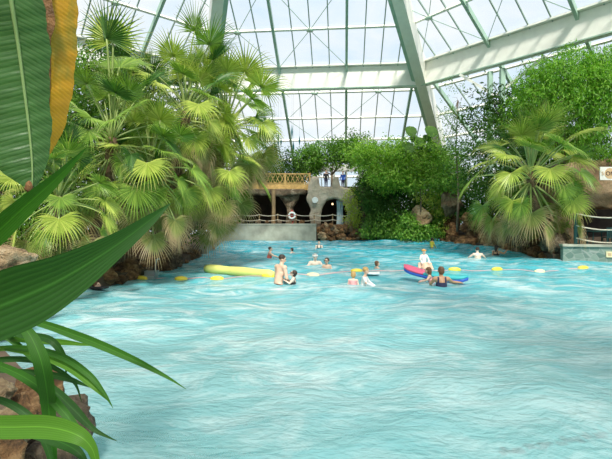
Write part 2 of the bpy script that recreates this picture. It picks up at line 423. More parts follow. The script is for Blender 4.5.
for x, y in ((14.6, 34.1), (15.25, 33.4)):
    struct(MB().box((x - .17, y - .17, .4), (x + .17, y + .17, 13.6)).build('roof_column', M['sage']))
struct(MB().bar((14.9, 33.8, 11.6), (17.6, 31.6, 13.9), .2, .2).bar((14.9, 33.8, 11.6), (12.8, 35.7, 13.9), .2, .2).build('roof_strut_beam', M['steel']))

# ------------------------------------------------------------------ ground, pool shell, water
def wave_h(x, y):
    h = .035 * math.sin(1.1 * y + .35 * x + 2 * math.sin(.21 * x)) + .028 * math.sin(1.9 * y - .8 * x + 1.3 * math.sin(.4 * x + .3 * y)) \
        + .018 * math.sin(3.1 * y + 1.7 * x + math.sin(1.1 * x)) + .014 * math.sin(4.7 * x - 2.3 * y) + .012 * math.sin(5.3 * y + 2.9 * x) + .008 * math.sin(9 * y - 4 * x)
    h += .34 * math.exp(-((y - 34 + .12 * (x - 6)) / 1.5) ** 2) / (1 + math.exp(-(x - 5) * 1.4))
    h += .30 * math.exp(-((x - 10.6) / .9) ** 2) * (1 / (1 + math.exp(-(y - 21) * 1.2))) * (1 / (1 + math.exp((y - 31) * 1.0)))
    return h
def build_water():
    xs = np.linspace(-12, 24, 361); ys = np.concatenate([np.linspace(-2, 20, 276)[:-1], np.linspace(20, 38.2, 152)])
    nx, ny = len(xs), len(ys)
    vs = [(x, y, wave_h(x, y)) for y in ys for x in xs]
    fs = [(j * nx + i, j * nx + i + 1, (j + 1) * nx + i + 1, (j + 1) * nx + i) for j in range(ny - 1) for i in range(nx - 1)]
    me = mesh_np('pool_water', vs, fs, M['water'], True)
    tag(link('pool_water', me), 'choppy turquoise water filling the wave pool', 'water', kind='stuff')
build_water()
def floor_z(y): return -.45 - .045 * max(0, y)
pf = MB()
pf.add([(-12, -2, floor_z(0)), (24, -2, floor_z(0)), (24, 0, floor_z(0)), (-12, 0, floor_z(0)), (24, 38.2, floor_z(38.2)), (-12, 38.2, floor_z(38.2))], [(0, 1, 2, 3), (3, 2, 4, 5)])
struct(pf.build('floor', M['poolfloor']))
tl = MB()
for k in range(60):
    x = 2.2 + k * .06; y = 4.83 + k * .0190 + .03 * math.sin(k * 1.3) + .02 * math.sin(k * 3.1)
    if k % 7 == 5: continue
    tl.box((x, y, floor_z(y)), (x + .056, y + .085 + .045 * math.sin(k * 2.2), floor_z(y) + .012))
struct(tl.build('trim_1', M['darktile']))

def ground(name, edge, out, m, zi=.25, zo=1.0):
    """bank from the pool's edge polyline to an outer polyline"""
    n = len(edge); vs = []
    for (x, y) in edge: vs.append((x, y, -2.2))
    for (x, y) in edge: vs.append((x, y, zi))
    for (a, b), (c, d) in zip(edge, out): vs.append((lerp(a, c, .25), lerp(b, d, .25), (zi + zo) / 2))
    for (x, y) in out: vs.append((x, y, zo))
    fs = [(r * n + i, r * n + i + 1, (r + 1) * n + i + 1, (r + 1) * n + i) for r in range(3) for i in range(n - 1)]
    return struct(link(name, mesh_np(name, vs, fs, m)))
ground('ground_bank', [(-1.2, -4), (-1.5, 1.5), (-2.0, 3.4), (-3.3, 5.0), (-5.9, 7.6), (-6.3, 11.9), (-5.6, 14.3), (-5.3, 18), (-5.9, 25), (-7.4, 34), (-8.2, 40)],
       [(-6, -6), (-12, 0), (-14, 2), (-16, 5), (-20, 8), (-22, 12), (-24, 15), (-24, 20), (-24, 26), (-24, 36), (-24, 42)], M['soil'])
ground('ground_bank', [(10.4, 38.5), (10.6, 34.5), (11.4, 29), (11.7, 24), (11.6, 20.2), (13.6, 19.3), (18, 17.8), (30, 14)],
       [(18, 44), (22, 38), (25, 34), (28, 30), (30, 26), (31, 24), (32, 23), (34, 20)], M['soil'], .3, 1.6)
struct(MB().box((-60, -45, -2.6), (60, 80, -2.3)).build('ground', M['outside']))
# low retaining walls
struct(MB().box((-8.2, 38.0, -2.2), (.9, 38.5, 1.47)).box((-8.25, 37.96, 1.38), (.95, 38.55, 1.5)).build('wall_back', M['concrete']))
struct(MB().bar((-7.55, 38.3, -.35), (-5.75, 24, -.35), .4, 2.7).build('wall_left', M['concrete']))
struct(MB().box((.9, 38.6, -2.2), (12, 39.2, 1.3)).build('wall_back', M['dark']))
struct(MB().box((-17, 38.5, .9), (14, 56, 1.3)).build('floor_terrace', M['rockgrey']))
# teal clad terrace wall in front of the grotto
struct(MB().bar((11.75, 19.75, -.55), (18, 18.3, -.55), .35, 2.55).build('wall_right', M['cladding']))
struct(MB().bar((11.7, 19.75, .76), (18, 18.3, .76), .5, .1).build('trim_2', M['concrete']))
struct(MB().box((11.9, 20, .3), (19, 27, .62)).build('floor_grotto', M['rockgrey']))
dp = MB().box((-.13, -.02, -.13), (.13, .02, .13)).build('depth_plate', M['cream'], None, (13.5, 19.13, .38), R_(-13))
tag(dp, 'small pale yellow depth plate on the teal stone wall', 'sign')
MB().box((-.07, -.03, -.06), (.07, -.02, .06)).build('plate_number', M['signtan'], dp)

# ------------------------------------------------------------------ rocks
def rock_mesh(seed, m, sub=4, amp=.5):
    bm = bmesh.new(); bmesh.ops.create_icosphere(bm, subdivisions=sub, radius=1)
    off = Vector((seed * 7.3, seed * 3.1, seed * 5.7))
    rnd = random.Random(seed)
    planes = [(Vector((rnd.uniform(-1, 1), rnd.uniform(-1, 1), rnd.uniform(-1, 1))).normalized(), rnd.uniform(.62, .9)) for _ in range(9)]
    for v in bm.verts:
        p = v.co.copy(); r = 1 + amp * noise.noise(p * 1.1 + off) + amp * .4 * noise.noise(p * 2.7 + off)
        q = p * r
        for n_, d in planes:
            e = q.dot(n_) - d
            if e > 0: q -= n_ * e * .85
        v.co = q + q.normalized() * (.09 * noise.noise(p * 4.2 + off) + .05 * noise.noise(p * 9 + off) - .06 * abs(noise.noise(p * 3.1 - off)))
    me = bpy.data.meshes.new('rock'); bm.to_mesh(me); bm.free(); me.materials.append(m)
    return set_smooth(me)
ROCKS = {k: [rock_mesh(s + j * 11, M[k]) for s in range(1, 6)] for j, k in enumerate(('rockbrown', 'rockgrey', 'rocktan'))}
rr = random.Random(5)
def rock(p, size, kind='rockbrown', label=None, group=None, sq=None, name='boulder'):
    o = link(name, rr.choice(ROCKS[kind]), None, p)
    s = sq or (rr.uniform(.9, 1.25), rr.uniform(.8, 1.1), rr.uniform(.7, .95))
    o.scale = [size * k for k in s]; o.rotation_euler = (rr.uniform(-.2, .2), rr.uniform(-.2, .2), rr.uniform(0, 6.28))
    return tag(o, label, 'rock', group)
edge = [(-5.95, 8.2), (-6.25, 9.5), (-6.35, 11), (-6.2, 12.3), (-5.8, 13.6), (-5.55, 14.8), (-5.3, 16.2), (-5.25, 17.6), (-5.4, 19), (-5.5, 20.5), (-5.7, 22)]
for j in range(74):
    t = rr.uniform(0, 9.98); i = int(t); f = t - i; z = rr.random() ** 1.3
    x = lerp(edge[i][0], edge[i + 1][0], f); y = lerp(edge[i][1], edge[i + 1][1], f)
    rock((x - .05 - z * .95 + rr.uniform(-.15, .12), y, .02 + z * 1.0), rr.uniform(.17, .5), rr.choice(['rockbrown', 'rockbrown', 'rockgrey']),
         'rough dark brown boulder in the bank under the drooping fan palms', 'boulders under the fan palms')
rock(P(4, 262, 7.6), .36, 'rocktan', 'rounded tan boulder behind the long diagonal leaf', None, (1.2, 1, .95))
rock(P(-14, 300, 7.0), .4, 'rockgrey', 'grey boulder low behind the long diagonal leaf', None)
for u, v, Y, s, k, l in ((40, 432, 3.15, .25, 'rockgrey', 'large grey brown boulder at the waterline under the strap leaves'),
                         (22, 412, 3.0, .16, 'rockbrown', 'reddish brown boulder between pale rock and grey boulder under strap leaves'),
                         (0, 392, 2.9, .11, 'rocktan', 'small pale tan rock under the strap leaves'),
                         (2, 432, 2.7, .19, 'rocktan', 'yellowish rock below the small pale tan one'),
                         (40, 474, 2.75, .22, 'rockgrey', 'grey boulder at the bottom edge under strap leaves'),
                         (40, 392, 3.4, .2, 'rockbrown', 'dark brown rock deep under the strap leaves'),
                         (-20, 470, 2.5, .3, 'rockbrown', 'brown rock at the foot of the strap leaves')):
    rock(P(u, v, Y), s, k, l)
for j in range(52):        # rockwork below the arch at the far end
    x = 1.35 + (j % 26) / 26 * 4.1 + rr.uniform(-.2, .2); z = rr.uniform(0, 1.45)
    rock((x, 38.15 + z * .3, z), rr.uniform(.18, .46), rr.choice(['rockbrown', 'rockbrown', 'rocktan']), 'orange brown boulder in the rockwork below the cave arch', 'boulders below the cave arch')
for j in range(8):
    rock((-7.6 + j * 1.05 + rr.uniform(-.2, .2), 38.5, 1.62), rr.uniform(.16, .3), rr.choice(['rockbrown', 'rockgrey', 'rocktan']), 'small brown stone resting on the far pool wall', 'stones on the far pool wall')
for j in range(34):        # brown rocks along the far end of the right bank
    t = rr.random(); k = j % 4
    y = lerp(35, 27.5, t); x = lerp(10.55, 11.5, t) + k * .3 + rr.uniform(-.15, .15)
    rock((x, y, .1 + k * .55 + rr.uniform(-.3, .3)), rr.uniform(.3, .7), 'rockbrown', 'rusty brown boulder in the bank between ivy and fan palm', 'boulders between ivy and palm')
for j in range(36):
    t = (j // 3) / 12 + rr.uniform(0, .06); k = j % 3
    y = lerp(27.5, 20.3, t); x = lerp(11.5, 11.75, t) + k * .35 + rr.uniform(-.12, .12)
    rock((x, y, .12 + k * .4 + rr.uniform(-.2, .2)), rr.uniform(.22, .55), rr.choice(['rockbrown', 'rockgrey', 'rockgrey']), 'mossy grey brown boulder in the bank under the solitary fan palm', 'boulders under the solitary palm')
rock((11.9, 20.5, .8), .52, 'rockgrey', 'big rounded grey brown boulder beside the teal stone wall', None, (1, 1, 1.1))
rock((12.6, 21.6, 1.3), .75, 'rocktan', 'tan boulder beside the grotto opening behind the palm', None, (.8, .9, 1.2))
rock(P(421, 217, 34.2), .85, 'rocktan', 'large pale tan rock half hidden behind the ivy', None, (1.2, .8, 1))
rock(P(452, 203, 33), .9, 'rocktan', 'pale grey tan rock above the rusty boulders', None, (.9, .9, 1.2))

# ------------------------------------------------------------------ sculpted rock shells from a filled outline
def sculpt(name, inside, x0, x1, z0, z1, cell, depth, m, seed, amp, parent=None, loc=(0, 0, 0), rotz=0, it=10):
    nx = int((x1 - x0) / cell); nz = int((z1 - z0) / cell); ny = max(3, int(depth / cell))
    full = [[inside(x0 + (i + .5) * cell, z0 + (j + .5) * cell) for j in range(nz)] for i in range(nx)]
    idx = {}; vs = []; fs = []
    def vid(i, k, j):
        if (i, k, j) not in idx:
            idx[(i, k, j)] = len(vs); vs.append([x0 + i * cell, k * depth / ny, z0 + j * cell])
        return idx[(i, k, j)]
    def F_(i, j): return 0 <= i < nx and 0 <= j < nz and full[i][j]
    for i in range(nx):
        for j in range(nz):
            if not full[i][j]: continue
            fs.append([vid(i, 0, j), vid(i + 1, 0, j), vid(i + 1, 0, j + 1), vid(i, 0, j + 1)])
            fs.append([vid(i, ny, j), vid(i, ny, j + 1), vid(i + 1, ny, j + 1), vid(i + 1, ny, j)])
            for k in range(ny):
                if not F_(i - 1, j): fs.append([vid(i, k, j), vid(i, k, j + 1), vid(i, k + 1, j + 1), vid(i, k + 1, j)])
                if not F_(i + 1, j): fs.append([vid(i + 1, k, j), vid(i + 1, k + 1, j), vid(i + 1, k + 1, j + 1), vid(i + 1, k, j + 1)])
                if not F_(i, j - 1): fs.append([vid(i, k, j), vid(i, k + 1, j), vid(i + 1, k + 1, j), vid(i + 1, k, j)])
                if not F_(i, j + 1): fs.append([vid(i, k, j + 1), vid(i + 1, k, j + 1), vid(i + 1, k + 1, j + 1), vid(i, k + 1, j + 1)])
    V = np.array(vs, float)
    E = np.array([(f[a], f[(a + 1) % 4]) for f in fs for a in range(4)])
    for _ in range(it):
        acc = np.zeros_like(V); cnt = np.zeros(len(V))
        np.add.at(acc, E[:, 0], V[E[:, 1]]); np.add.at(acc, E[:, 1], V[E[:, 0]])
        np.add.at(cnt, E[:, 0], 1); np.add.at(cnt, E[:, 1], 1)
        V = V * .45 + .55 * acc / cnt[:, None]
    off = Vector((seed, seed * 2, seed * 3))
    for q in range(len(V)):
        p = Vector(V[q]); nv = noise.noise_vector(p * .8 + off) * amp + noise.noise_vector(p * 2.3 + off) * amp * .4
        V[q] += np.array(nv)
    return link(name, mesh_np(name, V, fs, m, True), parent, loc, rotz)
# cave arch: outline in metres on its front plane (Y = 39.3)
Ya = 39.3
def toxz(u, v): p = P(u, v, Ya); return p.x, p.z
def poly_in(x, z, poly):
    c = False; n = len(poly)
    for i in range(n):
        x1, z1 = poly[i]; x2, z2 = poly[i - 1]
        if (z1 > z) != (z2 > z) and x < (x2 - x1) * (z - z1) / (z2 - z1) + x1: c = not c
    return c
AO = [toxz(*q) for q in ((311, 177), (318, 176), (320, 186), (332, 187), (333, 176), (338, 176), (340, 186), (350, 188), (356, 196), (358, 214), (354, 226), (344, 226), (348, 214), (345, 203), (336, 198),
                          (327, 201), (322, 210), (321, 226), (311, 226), (309, 216), (312, 208), (306, 200), (307, 190))]
struct(sculpt('wall_cave_arch', lambda x, z: poly_in(x, z, AO), -.5, 5.4, 1.0, 6.1, .1, .9, M['rockart'], 3, .12, None, (0, Ya, 0)))
AP = [toxz(*q) for q in ((276, 192), (300, 192), (298, 200), (293, 206), (295, 226), (284, 226), (287, 208), (281, 200))]
struct(sculpt('column_rock', lambda x, z: poly_in(x, z, AP), -3.2, .2, 1.0, 4.8, .1, .8, M['rockgrey'], 8, .12, None, (0, 40.2, 0)))
AC = [toxz(*q) for q in ((150, 188), (306, 188), (306, 194), (280, 196), (250, 194), (210, 197), (150, 195))]
struct(sculpt('beam_rock', lambda x, z: poly_in(x, z, AC), -14.5, .2, 3.9, 5.0, .1, .8, M['rockgrey'], 5, .1, None, (0, 39.6, 0)))
# grotto front
Yg = 22.6
def gxz(u, v): p = P(u, v, Yg); return p.x, p.z
GO = [gxz(*q) for q in ((552, 252), (556, 215), (548, 196), (552, 172), (575, 164), (600, 160), (660, 156), (660, 262), (652, 262), (648, 222), (625, 209), (600, 207), (587, 212), (581, 226), (580, 252))]
struct(sculpt('wall_grotto', lambda x, z: poly_in(x, z, GO), 12.4, 18.8, .2, 5.4, .12, 1.3, M['rockcave'], 12, .2, None, (0, Yg, 0), 0, 8))
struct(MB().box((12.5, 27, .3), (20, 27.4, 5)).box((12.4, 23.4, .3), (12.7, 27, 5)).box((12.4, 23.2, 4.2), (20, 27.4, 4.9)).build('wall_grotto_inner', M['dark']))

# ------------------------------------------------------------------ far building, balcony
struct(MB().box((-17, 40.3, 4.72), (.55, 47, 5.1)).build('floor_balcony', M['concrete']))
struct(MB().box((-17, 40.12, 4.62), (.55, 40.28, 5.16)).build('trim_3', M['wood']))
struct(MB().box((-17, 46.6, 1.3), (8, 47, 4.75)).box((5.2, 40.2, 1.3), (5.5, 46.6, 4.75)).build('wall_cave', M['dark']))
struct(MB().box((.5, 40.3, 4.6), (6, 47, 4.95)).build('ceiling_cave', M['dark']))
struct(MB().box((-17, 47.2, 5.1), (-.2, 47.5, 6.9)).build('wall_balcony', M['log']))
struct(MB().box((-.2, 47.2, 7.2), (9, 47.6, 7.9)).box((2.8, 47.2, 5), (3.1, 47.5, 7.2)).box((5.9, 47.2, 5), (9, 47.5, 7.2)).build('wall_upper', M['plaster']))
d1 = struct(MB().box((-.1, 47.25, 5.1), (0, 47.4, 7.2)).box((1.35, 47.25, 5.1), (1.45, 47.4, 7.2)).box((2.7, 47.25, 5.1), (2.8, 47.4, 7.2)).box((0, 47.25, 7.1), (2.8, 47.4, 7.2)).build('door_1', M['steel']))
MB().box((0, 47.3, 5.1), (2.7, 47.33, 7.1)).build('pane', M['glass'], d1)
d2 = struct(MB().box((3.1, 47.25, 5.1), (3.2, 47.4, 7.2)).box((4.45, 47.25, 5.1), (4.55, 47.4, 7.2)).box((5.8, 47.25, 5.1), (5.9, 47.4, 7.2)).box((3.1, 47.25, 7.1), (5.9, 47.4, 7.2)).build('door_2', M['steel']))
MB().box((3.2, 47.3, 5.1), (5.8, 47.33, 7.1)).build('pane', M['glass'], d2)
rl = thing('balcony_railing', 'yellow wooden balcony railing with crossed lattice above the far terrace', 'railing', (-7, 40.2, 5.1))
for j in range(8):
    x = 7.35 - j * 2.3
    MB().box((x - .07, -.07, 0), (x + .07, .07, 1.12)).build('post', M['wood'], rl)
MB().box((-9.5, -.05, .98), (7.45, .05, 1.07)).build('top_rail', M['wood'], rl)
MB().box((-9.5, -.04, .12), (7.45, .04, .2)).build('bottom_rail', M['wood'], rl)
lt = MB()
for j in range(7):
    x1 = 7.3 - j * 2.3; x0 = x1 - 2.2
    for k in range(5):
        xx = lerp(x0, x1, (k + .5) / 5)
        lt.bar((xx - .2, 0, .16), (xx + .2, 0, 1.0), .045, .045, (0, 1, 0)); lt.bar((xx + .2, .02, .16), (xx - .2, .02, 1.0), .045, .045, (0, 1, 0))
lt.build('lattice', M['wood'], rl)
for x, l in ((-3.0, 'brown timber post under the balcony beside the lifebuoy'), (-6.2, 'brown timber post under the balcony nearest the drooping fronds')):
    o = MB().tube([(0, 0, 0), (.03, 0, 1.6), (0, 0, 3.35)], [.2, .17, .19], 10).build('timber_post', M['log'], None, (x, 39.6, 1.3))
    tag(o, l, 'post')
rg = thing('rope_railing', 'slack rope railing along the far terrace edge', 'railing', (0, 38.75, 1.3))
for j in range(8):
    x = -7.5 + j * 1.65
    if x < 4.6: MB().tube([(x, 0, 0), (x, 0, 1.1)], .05, 8).build('post', M['log'], rg)
for z in (.55, 1.0):
    pts = []
    for j in range(7):
        for k in range(6):
            t = k / 6; pts.append((-7.5 + (j + t) * 1.65, -.06, z - .12 * 4 * t * (1 - t)))
    MB().tube(pts, .03, 6).build('rope', M['rope'], rg)
lb = thing('lifebuoy', 'white lifebuoy ring hanging below the balcony', 'lifebuoy', P(292, 215.5, 38.5))
bm = MB()
for q in range(24):
    pass
def torus(Rm, r, a0, a1, n=24, m=10):
    mb = MB(); pts = [(Rm * math.cos(lerp(a0, a1, i / n)), 0, Rm * math.sin(lerp(a0, a1, i / n))) for i in range(n + 1)]
    return mb.tube(pts, r, m)
torus(.27, .09, 0, 2 * PI).build('ring', M['white'], lb, True)
for a in range(2): torus(.27, .092, a * PI - .1, a * PI + .1, 4).build('band', M['red'], lb, True)
o = MB().box((-.1, 0, 0), (.1, .06, 1.4)).box((-.16, 0, .3), (.16, .05, .62)).build('lifebuoy_stand', M['red'], None, (P(292, 216, 38.6).x, 38.68, 1.3))
tag(o, 'red stand behind the white lifebuoy ring', 'stand')
o = MB().lathe([(.01, -.05), (.26, -.05), (.28, 0), (.26, .03), (.01, .03)], 20, (0, 0, 0), 'y').build('round_sign', M['white'], None, P(315, 200, 39.0))
tag(o, 'round white disc fixed to the sculpted rock pillar', 'sign')
pc = []
cc = MB()
for k in range(9):
    z = k / 8 * 2.35; rr_ = .33 - .06 * math.sin(k / 8 * PI)
    pc.append((rr_, z))
vs = []; n = 28
for (r_, z) in pc:
    for j in range(n):
        a = 2 * PI * j / n; q = r_ * (1 + .1 * math.sin(a * 7)); vs.append((q * math.cos(a), q * math.sin(a) * .6, z))
cc.add(vs, [(i * n + j, i * n + (j + 1) % n, (i + 1) * n + (j + 1) % n, (i + 1) * n + j) for i in range(8) for j in range(n)])
tag(cc.build('curtain', M['paleblue'], None, (P(340, 210, 40.5).x, 40.5, 1.3)), 'pale blue gathered curtain inside the cave arch', 'curtain')
lp = thing('hanging_lantern', 'small warm lantern glowing inside the cave arch', 'lamp', P(332.5, 204, 43))
MB().lathe([(.02, .1), (.07, .07), (.09, .0), (.07, -.08), (.02, -.1)], 10).build('globe', M['lamp'], lp, True)
MB().tube([(0, 0, .14), (0, 0, 1.3)], .015, 5).build('cord', M['dark'], lp)
for u, v, h in ((274.5, 146, 13), (278.5, 138, 17), (281, 142, 10), (292, 132, 15), (293.5, 147, 12), (299.5, 141, 10)):
    hgt = h * 44 / F
    o = MB().lathe([(.01, -.5 * hgt), (.05, -.25 * hgt), (.10, 0), (.05, .25 * hgt), (.01, .5 * hgt)], 8).build('hanging_spindle', M['teal'], None, P(u, v, 44), 0)
    MB().tube([(0, 0, .5 * hgt), (0, 0, .5 * hgt + 5.2)], .008, 4).build('cord', M['cable'], o)
    tag(o, 'slim teal spindle ornament hanging in front of the end glazing', 'ornament', 'teal hanging spindles')
# grotto rope railing, teal table and chairs, sign
gr = thing('rope_railing', 'dark posts with three pale ropes on the teal stone wall', 'railing', (12.3, 19.62, .81), R_(-13.06))
for x in (.0, 2.6, 5.2): MB().box((x - .06, -.06, 0), (x + .06, .06, 1.5)).build('post', M['tealdark'], gr)
for z in (.28, .85, 1.4):
    pts = [(x0 + t * 2.6, -.08, z - .2 * 4 * t * (1 - t)) for x0 in (0, 2.6) for t in [k / 8 for k in range(9)]]
    MB().tube(pts, .03, 6).build('rope', M['rope'], gr)
ft = thing('garden_table', 'dark teal table in the grotto behind the ropes', 'table', (14.3, 21.1, .62))
MB().lathe([(.02, .70), (.62, .70), (.64, .74), (.02, .76)], 20).build('table_top', M['tealdark'], ft)
for a in range(4): MB().tube([(.45 * math.cos(a * PI / 2 + .6), .45 * math.sin(a * PI / 2 + .6), .7), (.5 * math.cos(a * PI / 2 + .6), .5 * math.sin(a * PI / 2 + .6), 0)], .03, 6).build('leg', M['tealdark'], ft)
for dx, dy, rz, l in ((-.75, .1, 1.57, 'dark teal chair between grotto table and rock jamb'), (.2, -.55, 3.0, 'dark teal chair with its back to the ropes')):
    ch = thing('garden_chair', l, 'chair', (14.3 + dx, 21.1 + dy, .62), rz)
    MB().box((-.22, -.22, .42), (.22, .22, .46)).build('seat', M['tealdark'], ch)
    bk = MB()
    for k in range(5): bk.box((-.22 + k * .095, .19, .46), (-.16 + k * .095, .22, .9))
    bk.box((-.23, .18, .86), (.23, .23, .93)); bk.build('backrest', M['tealdark'], ch)
    for sx in (-.2, .2):
        for sy in (-.2, .2): MB().box((sx - .02, sy - .02, 0), (sx + .02, sy + .02, .42)).build('leg', M['tealdark'], ch)
sp = P(600, 180, 21.6)
sg = thing('sign_board', 'white sign board with tan circle on the grotto rock', 'sign', sp)
MB().box((0, 0, 0), (1.9, .06, .66)).build('board', M['signboard'], sg)
MB().lathe([(.01, -.012), (.27, -.012), (.27, .0)], 28, (.50, 0, .33), 'y').build('emblem', M['signtan'], sg)
for ch, x, z, s, m in (('S', .07, .24, .26, 'signtan'), ('ON', .27, .23, .29, 'signdark')):
    fc = bpy.data.curves.new('lettering', 'FONT'); fc.body = ch; fc.size = s; fc.extrude = .006; fc.materials.append(M[m])
    lm = bake(link('tmp', fc), [])
    fo = link('lettering', lm, sg, (x, -.022, z)); fo.rotation_euler = (R_(90), 0, 0)

# ------------------------------------------------------------------ foliage
def leaves_mesh(name, pos, d, nrm, ll, lw, m, fold=.25, rs=None):
    n = len(pos); rs = rs or np.random.RandomState(1)
    d = d / np.linalg.norm(d, axis=1)[:, None]
    s = np.cross(d, nrm); s /= (np.linalg.norm(s, axis=1)[:, None] + 1e-9); up = np.cross(s, d)
    L = (ll * rs.uniform(.6, 1.25, n))[:, None]; W = L * (lw / ll)
    base = pos; tip = pos + d * L - up * L * .12
    mid = pos + d * L * .42
    le = mid + s * W * .5 + up * W * fold; ri = mid - s * W * .5 + up * W * fold
    V = np.stack([base, le, tip, ri], 1).reshape(-1, 3)
    me = bpy.data.meshes.new(name)
    me.vertices.add(4 * n); me.vertices.foreach_set('co', V.astype(np.float32).ravel())
    k = np.arange(n)[:, None] * 4
    loops = np.concatenate([k + np.array([[0, 1, 2]]), k + np.array([[0, 2, 3]])], 1).reshape(-1)
    me.loops.add(6 * n); me.loops.foreach_set('vertex_index', loops.astype(np.int32))
    me.polygons.add(2 * n); me.polygons.foreach_set('loop_start', np.arange(2 * n, dtype=np.int32) * 3)
    me.polygons.foreach_set('loop_total', np.full(2 * n, 3, np.int32))
    me.materials.append(m); me.update(calc_edges=True); me.validate()
    return me
def cloud(name, blobs, ncl, per, ll, lw, m, seed, droop=.4, shell=.45, spread=1.6, parent=None, outward=.6, lump=.22):
    """leaf clumps over ellipsoids (cx,cy,cz,rx,ry,rz)"""
    rs = np.random.RandomState(seed); B = np.array(blobs, float)
    wts = (B[:, 3] * B[:, 5] + B[:, 4] * B[:, 5] + B[:, 3] * B[:, 4]); wts /= wts.sum()
    b = B[rs.choice(len(B), ncl, p=wts)]
    u = rs.normal(size=(ncl, 3)); u /= np.linalg.norm(u, axis=1)[:, None]
    lf = 1 + lump * (np.sin(u[:, 0] * 5.1 + seed) * np.sin(u[:, 1] * 4.3 + 2 * seed) + np.sin(u[:, 2] * 6.2 + u[:, 0] * 3 + seed) * .6)
    f = (1 - shell * rs.uniform(0, 1, ncl) ** 2) * lf
    cp = b[:, :3] + u * b[:, 3:] * f[:, None]
    pos = np.repeat(cp, per, 0) + rs.normal(size=(ncl * per, 3)) * ll * spread * .5
    o = np.repeat(u, per, 0)
    d = o * outward + rs.normal(size=o.shape) * .55 + np.array([0, 0, -droop])
    nr = o * .6 + rs.normal(size=o.shape) * .45 + np.array([0, 0, .7])
    return link(name, leaves_mesh(name, pos, d, nr, ll, lw, m, rs=rs), parent)
def plant(name, label, cat, base, blobs, ncl, per, ll, lw, m, seed, group=None, trunk=None, branches=None, **kw):
    """a bush or tree at BASE; blobs relative to base; trunk = list of (x,y,z,r)"""
    t = thing(name, label, cat, base, 0, group)
    cloud('foliage', blobs, ncl, per, ll, lw, m, seed, parent=t, **kw)
    if trunk: MB().tube([q[:3] for q in trunk], [q[3] for q in trunk], 8).build('trunk', M['bark'], t, True)
    rs = random.Random(seed)
    for k in range(branches or 0):
        b = blobs[k % len(blobs)]; s = trunk[-1] if trunk else (0, 0, 0, .08)
        e = Vector((b[0] + rs.uniform(-.5, .5) * b[3], b[1] + rs.uniform(-.5, .5) * b[4], b[2] + rs.uniform(-.2, .5) * b[5]))
        m_ = Vector(s[:3]).lerp(e, .5) + Vector((rs.uniform(-.2, .2), rs.uniform(-.2, .2), .15))
        MB().tube([s[:3], m_, e], [s[3] * .7, s[3] * .45, s[3] * .15], 6).build('branch', M['bark'], t, True)
    return t
def BL(base, u, v, Y, ru, rv, ry):
    """blob given by its place in metres relative to base"""
    p = P(u, v, Y) - Vector(base); k = Y / F
    return (p.x, p.y, p.z, ru * k, ry, rv * k)

# --- fan palm fronds
def frond_meshes(elev, L, R, nseg, g, seed, m, A=122, cup=.18):
    rnd = random.Random(seed)
    e = R_(elev); d = Vector((math.cos(e), 0, math.sin(e))); p = Vector((0, 0, 0)); pp = [p.copy()]
    for k in range(7):
        p = p + d * (L / 7); pp.append(p.copy()); d = (d + Vector((0, 0, -.055 - .03 * (elev < 30)))).normalized()
    pet = MB().tube(pp, [.030 - .0018 * k for k in range(8)], 5)
    y = Vector((0, 1, 0)); d.rotate(Matrix.Rotation(R_({82: 4, 66: 10, 50: 18, 34: 26, 18: 32, 2: 34, -16: 28, -34: 20, -52: 12}[elev]), 3, 'Y')); n = d.cross(y)
    tilt = R_(rnd.uniform(-38, 38)); y2 = y * math.cos(tilt) + n * math.sin(tilt); n = d.cross(y2)
    vs = []; fs = []; al = []
    K = 7
    for i in range(nseg):
        a = R_(lerp(-A, A, (i + .5) / nseg)) + rnd.uniform(-.02, .02)
        ln = R * (.72 + .28 * math.cos(a * .7)) * rnd.uniform(.9, 1.06)
        dr = (d * math.cos(a) + y2 * math.sin(a) + n * cup * abs(math.sin(a))).normalized()
        t = (y2 * math.cos(a) - d * math.sin(a)).normalized()
        hw0 = R_(A) / nseg * 1.04
        c = p.copy(); gg = g * rnd.uniform(.75, 1.3); k0 = len(vs)
        for k in range(K + 1):
            s = k / K; r = ln * s
            hw = r * hw0 if s < .44 else ln * .44 * hw0 * max(0, 1 - (s - .44) / .56) ** .85 * (.95 if s < .5 else .72)
            if k == 0: hw = .012
            if k == K: hw = .002
            vs += [c + t * hw - n * hw * .55, c + n * hw * .3, c - t * hw - n * hw * .55]; al += [s] * 3
            cd_ = (dr + Vector((0, 0, -1)) * gg * s ** 2.5).normalized()
            c = c + cd_ * (ln / K)
        for k in range(K):
            q = k0 + k * 3
            fs += [(q, q + 1, q + 4, q + 3), (q + 1, q + 2, q + 5, q + 4)]
    me = mesh_np('frond', vs, fs, m)
    at = me.attributes.new('along', 'FLOAT', 'POINT'); at.data.foreach_set('value', al)
    pm = mesh_np('petiole', pet.v, pet.f, M['petiole'], True)
    return me, pm
FR = {}
ELEVS = (82, 66, 50, 34, 18, 2, -16, -34, -52)
def get_frond(ei, mk, var):
    key = (ei, mk, var)
    if key not in FR:
        el = ELEVS[ei]
        g = {0: .35, 1: .8, 2: 1.3, 3: 1.7, 4: 2.0, 5: 2.1, 6: 1.9, 7: 1.5, 8: 1.2}[ei]
        FR[key] = frond_meshes(el, 1.22 + .14 * var, .88, 34, g, ei * 7 + var * 3 + 1, M[mk])
    return FR[key]
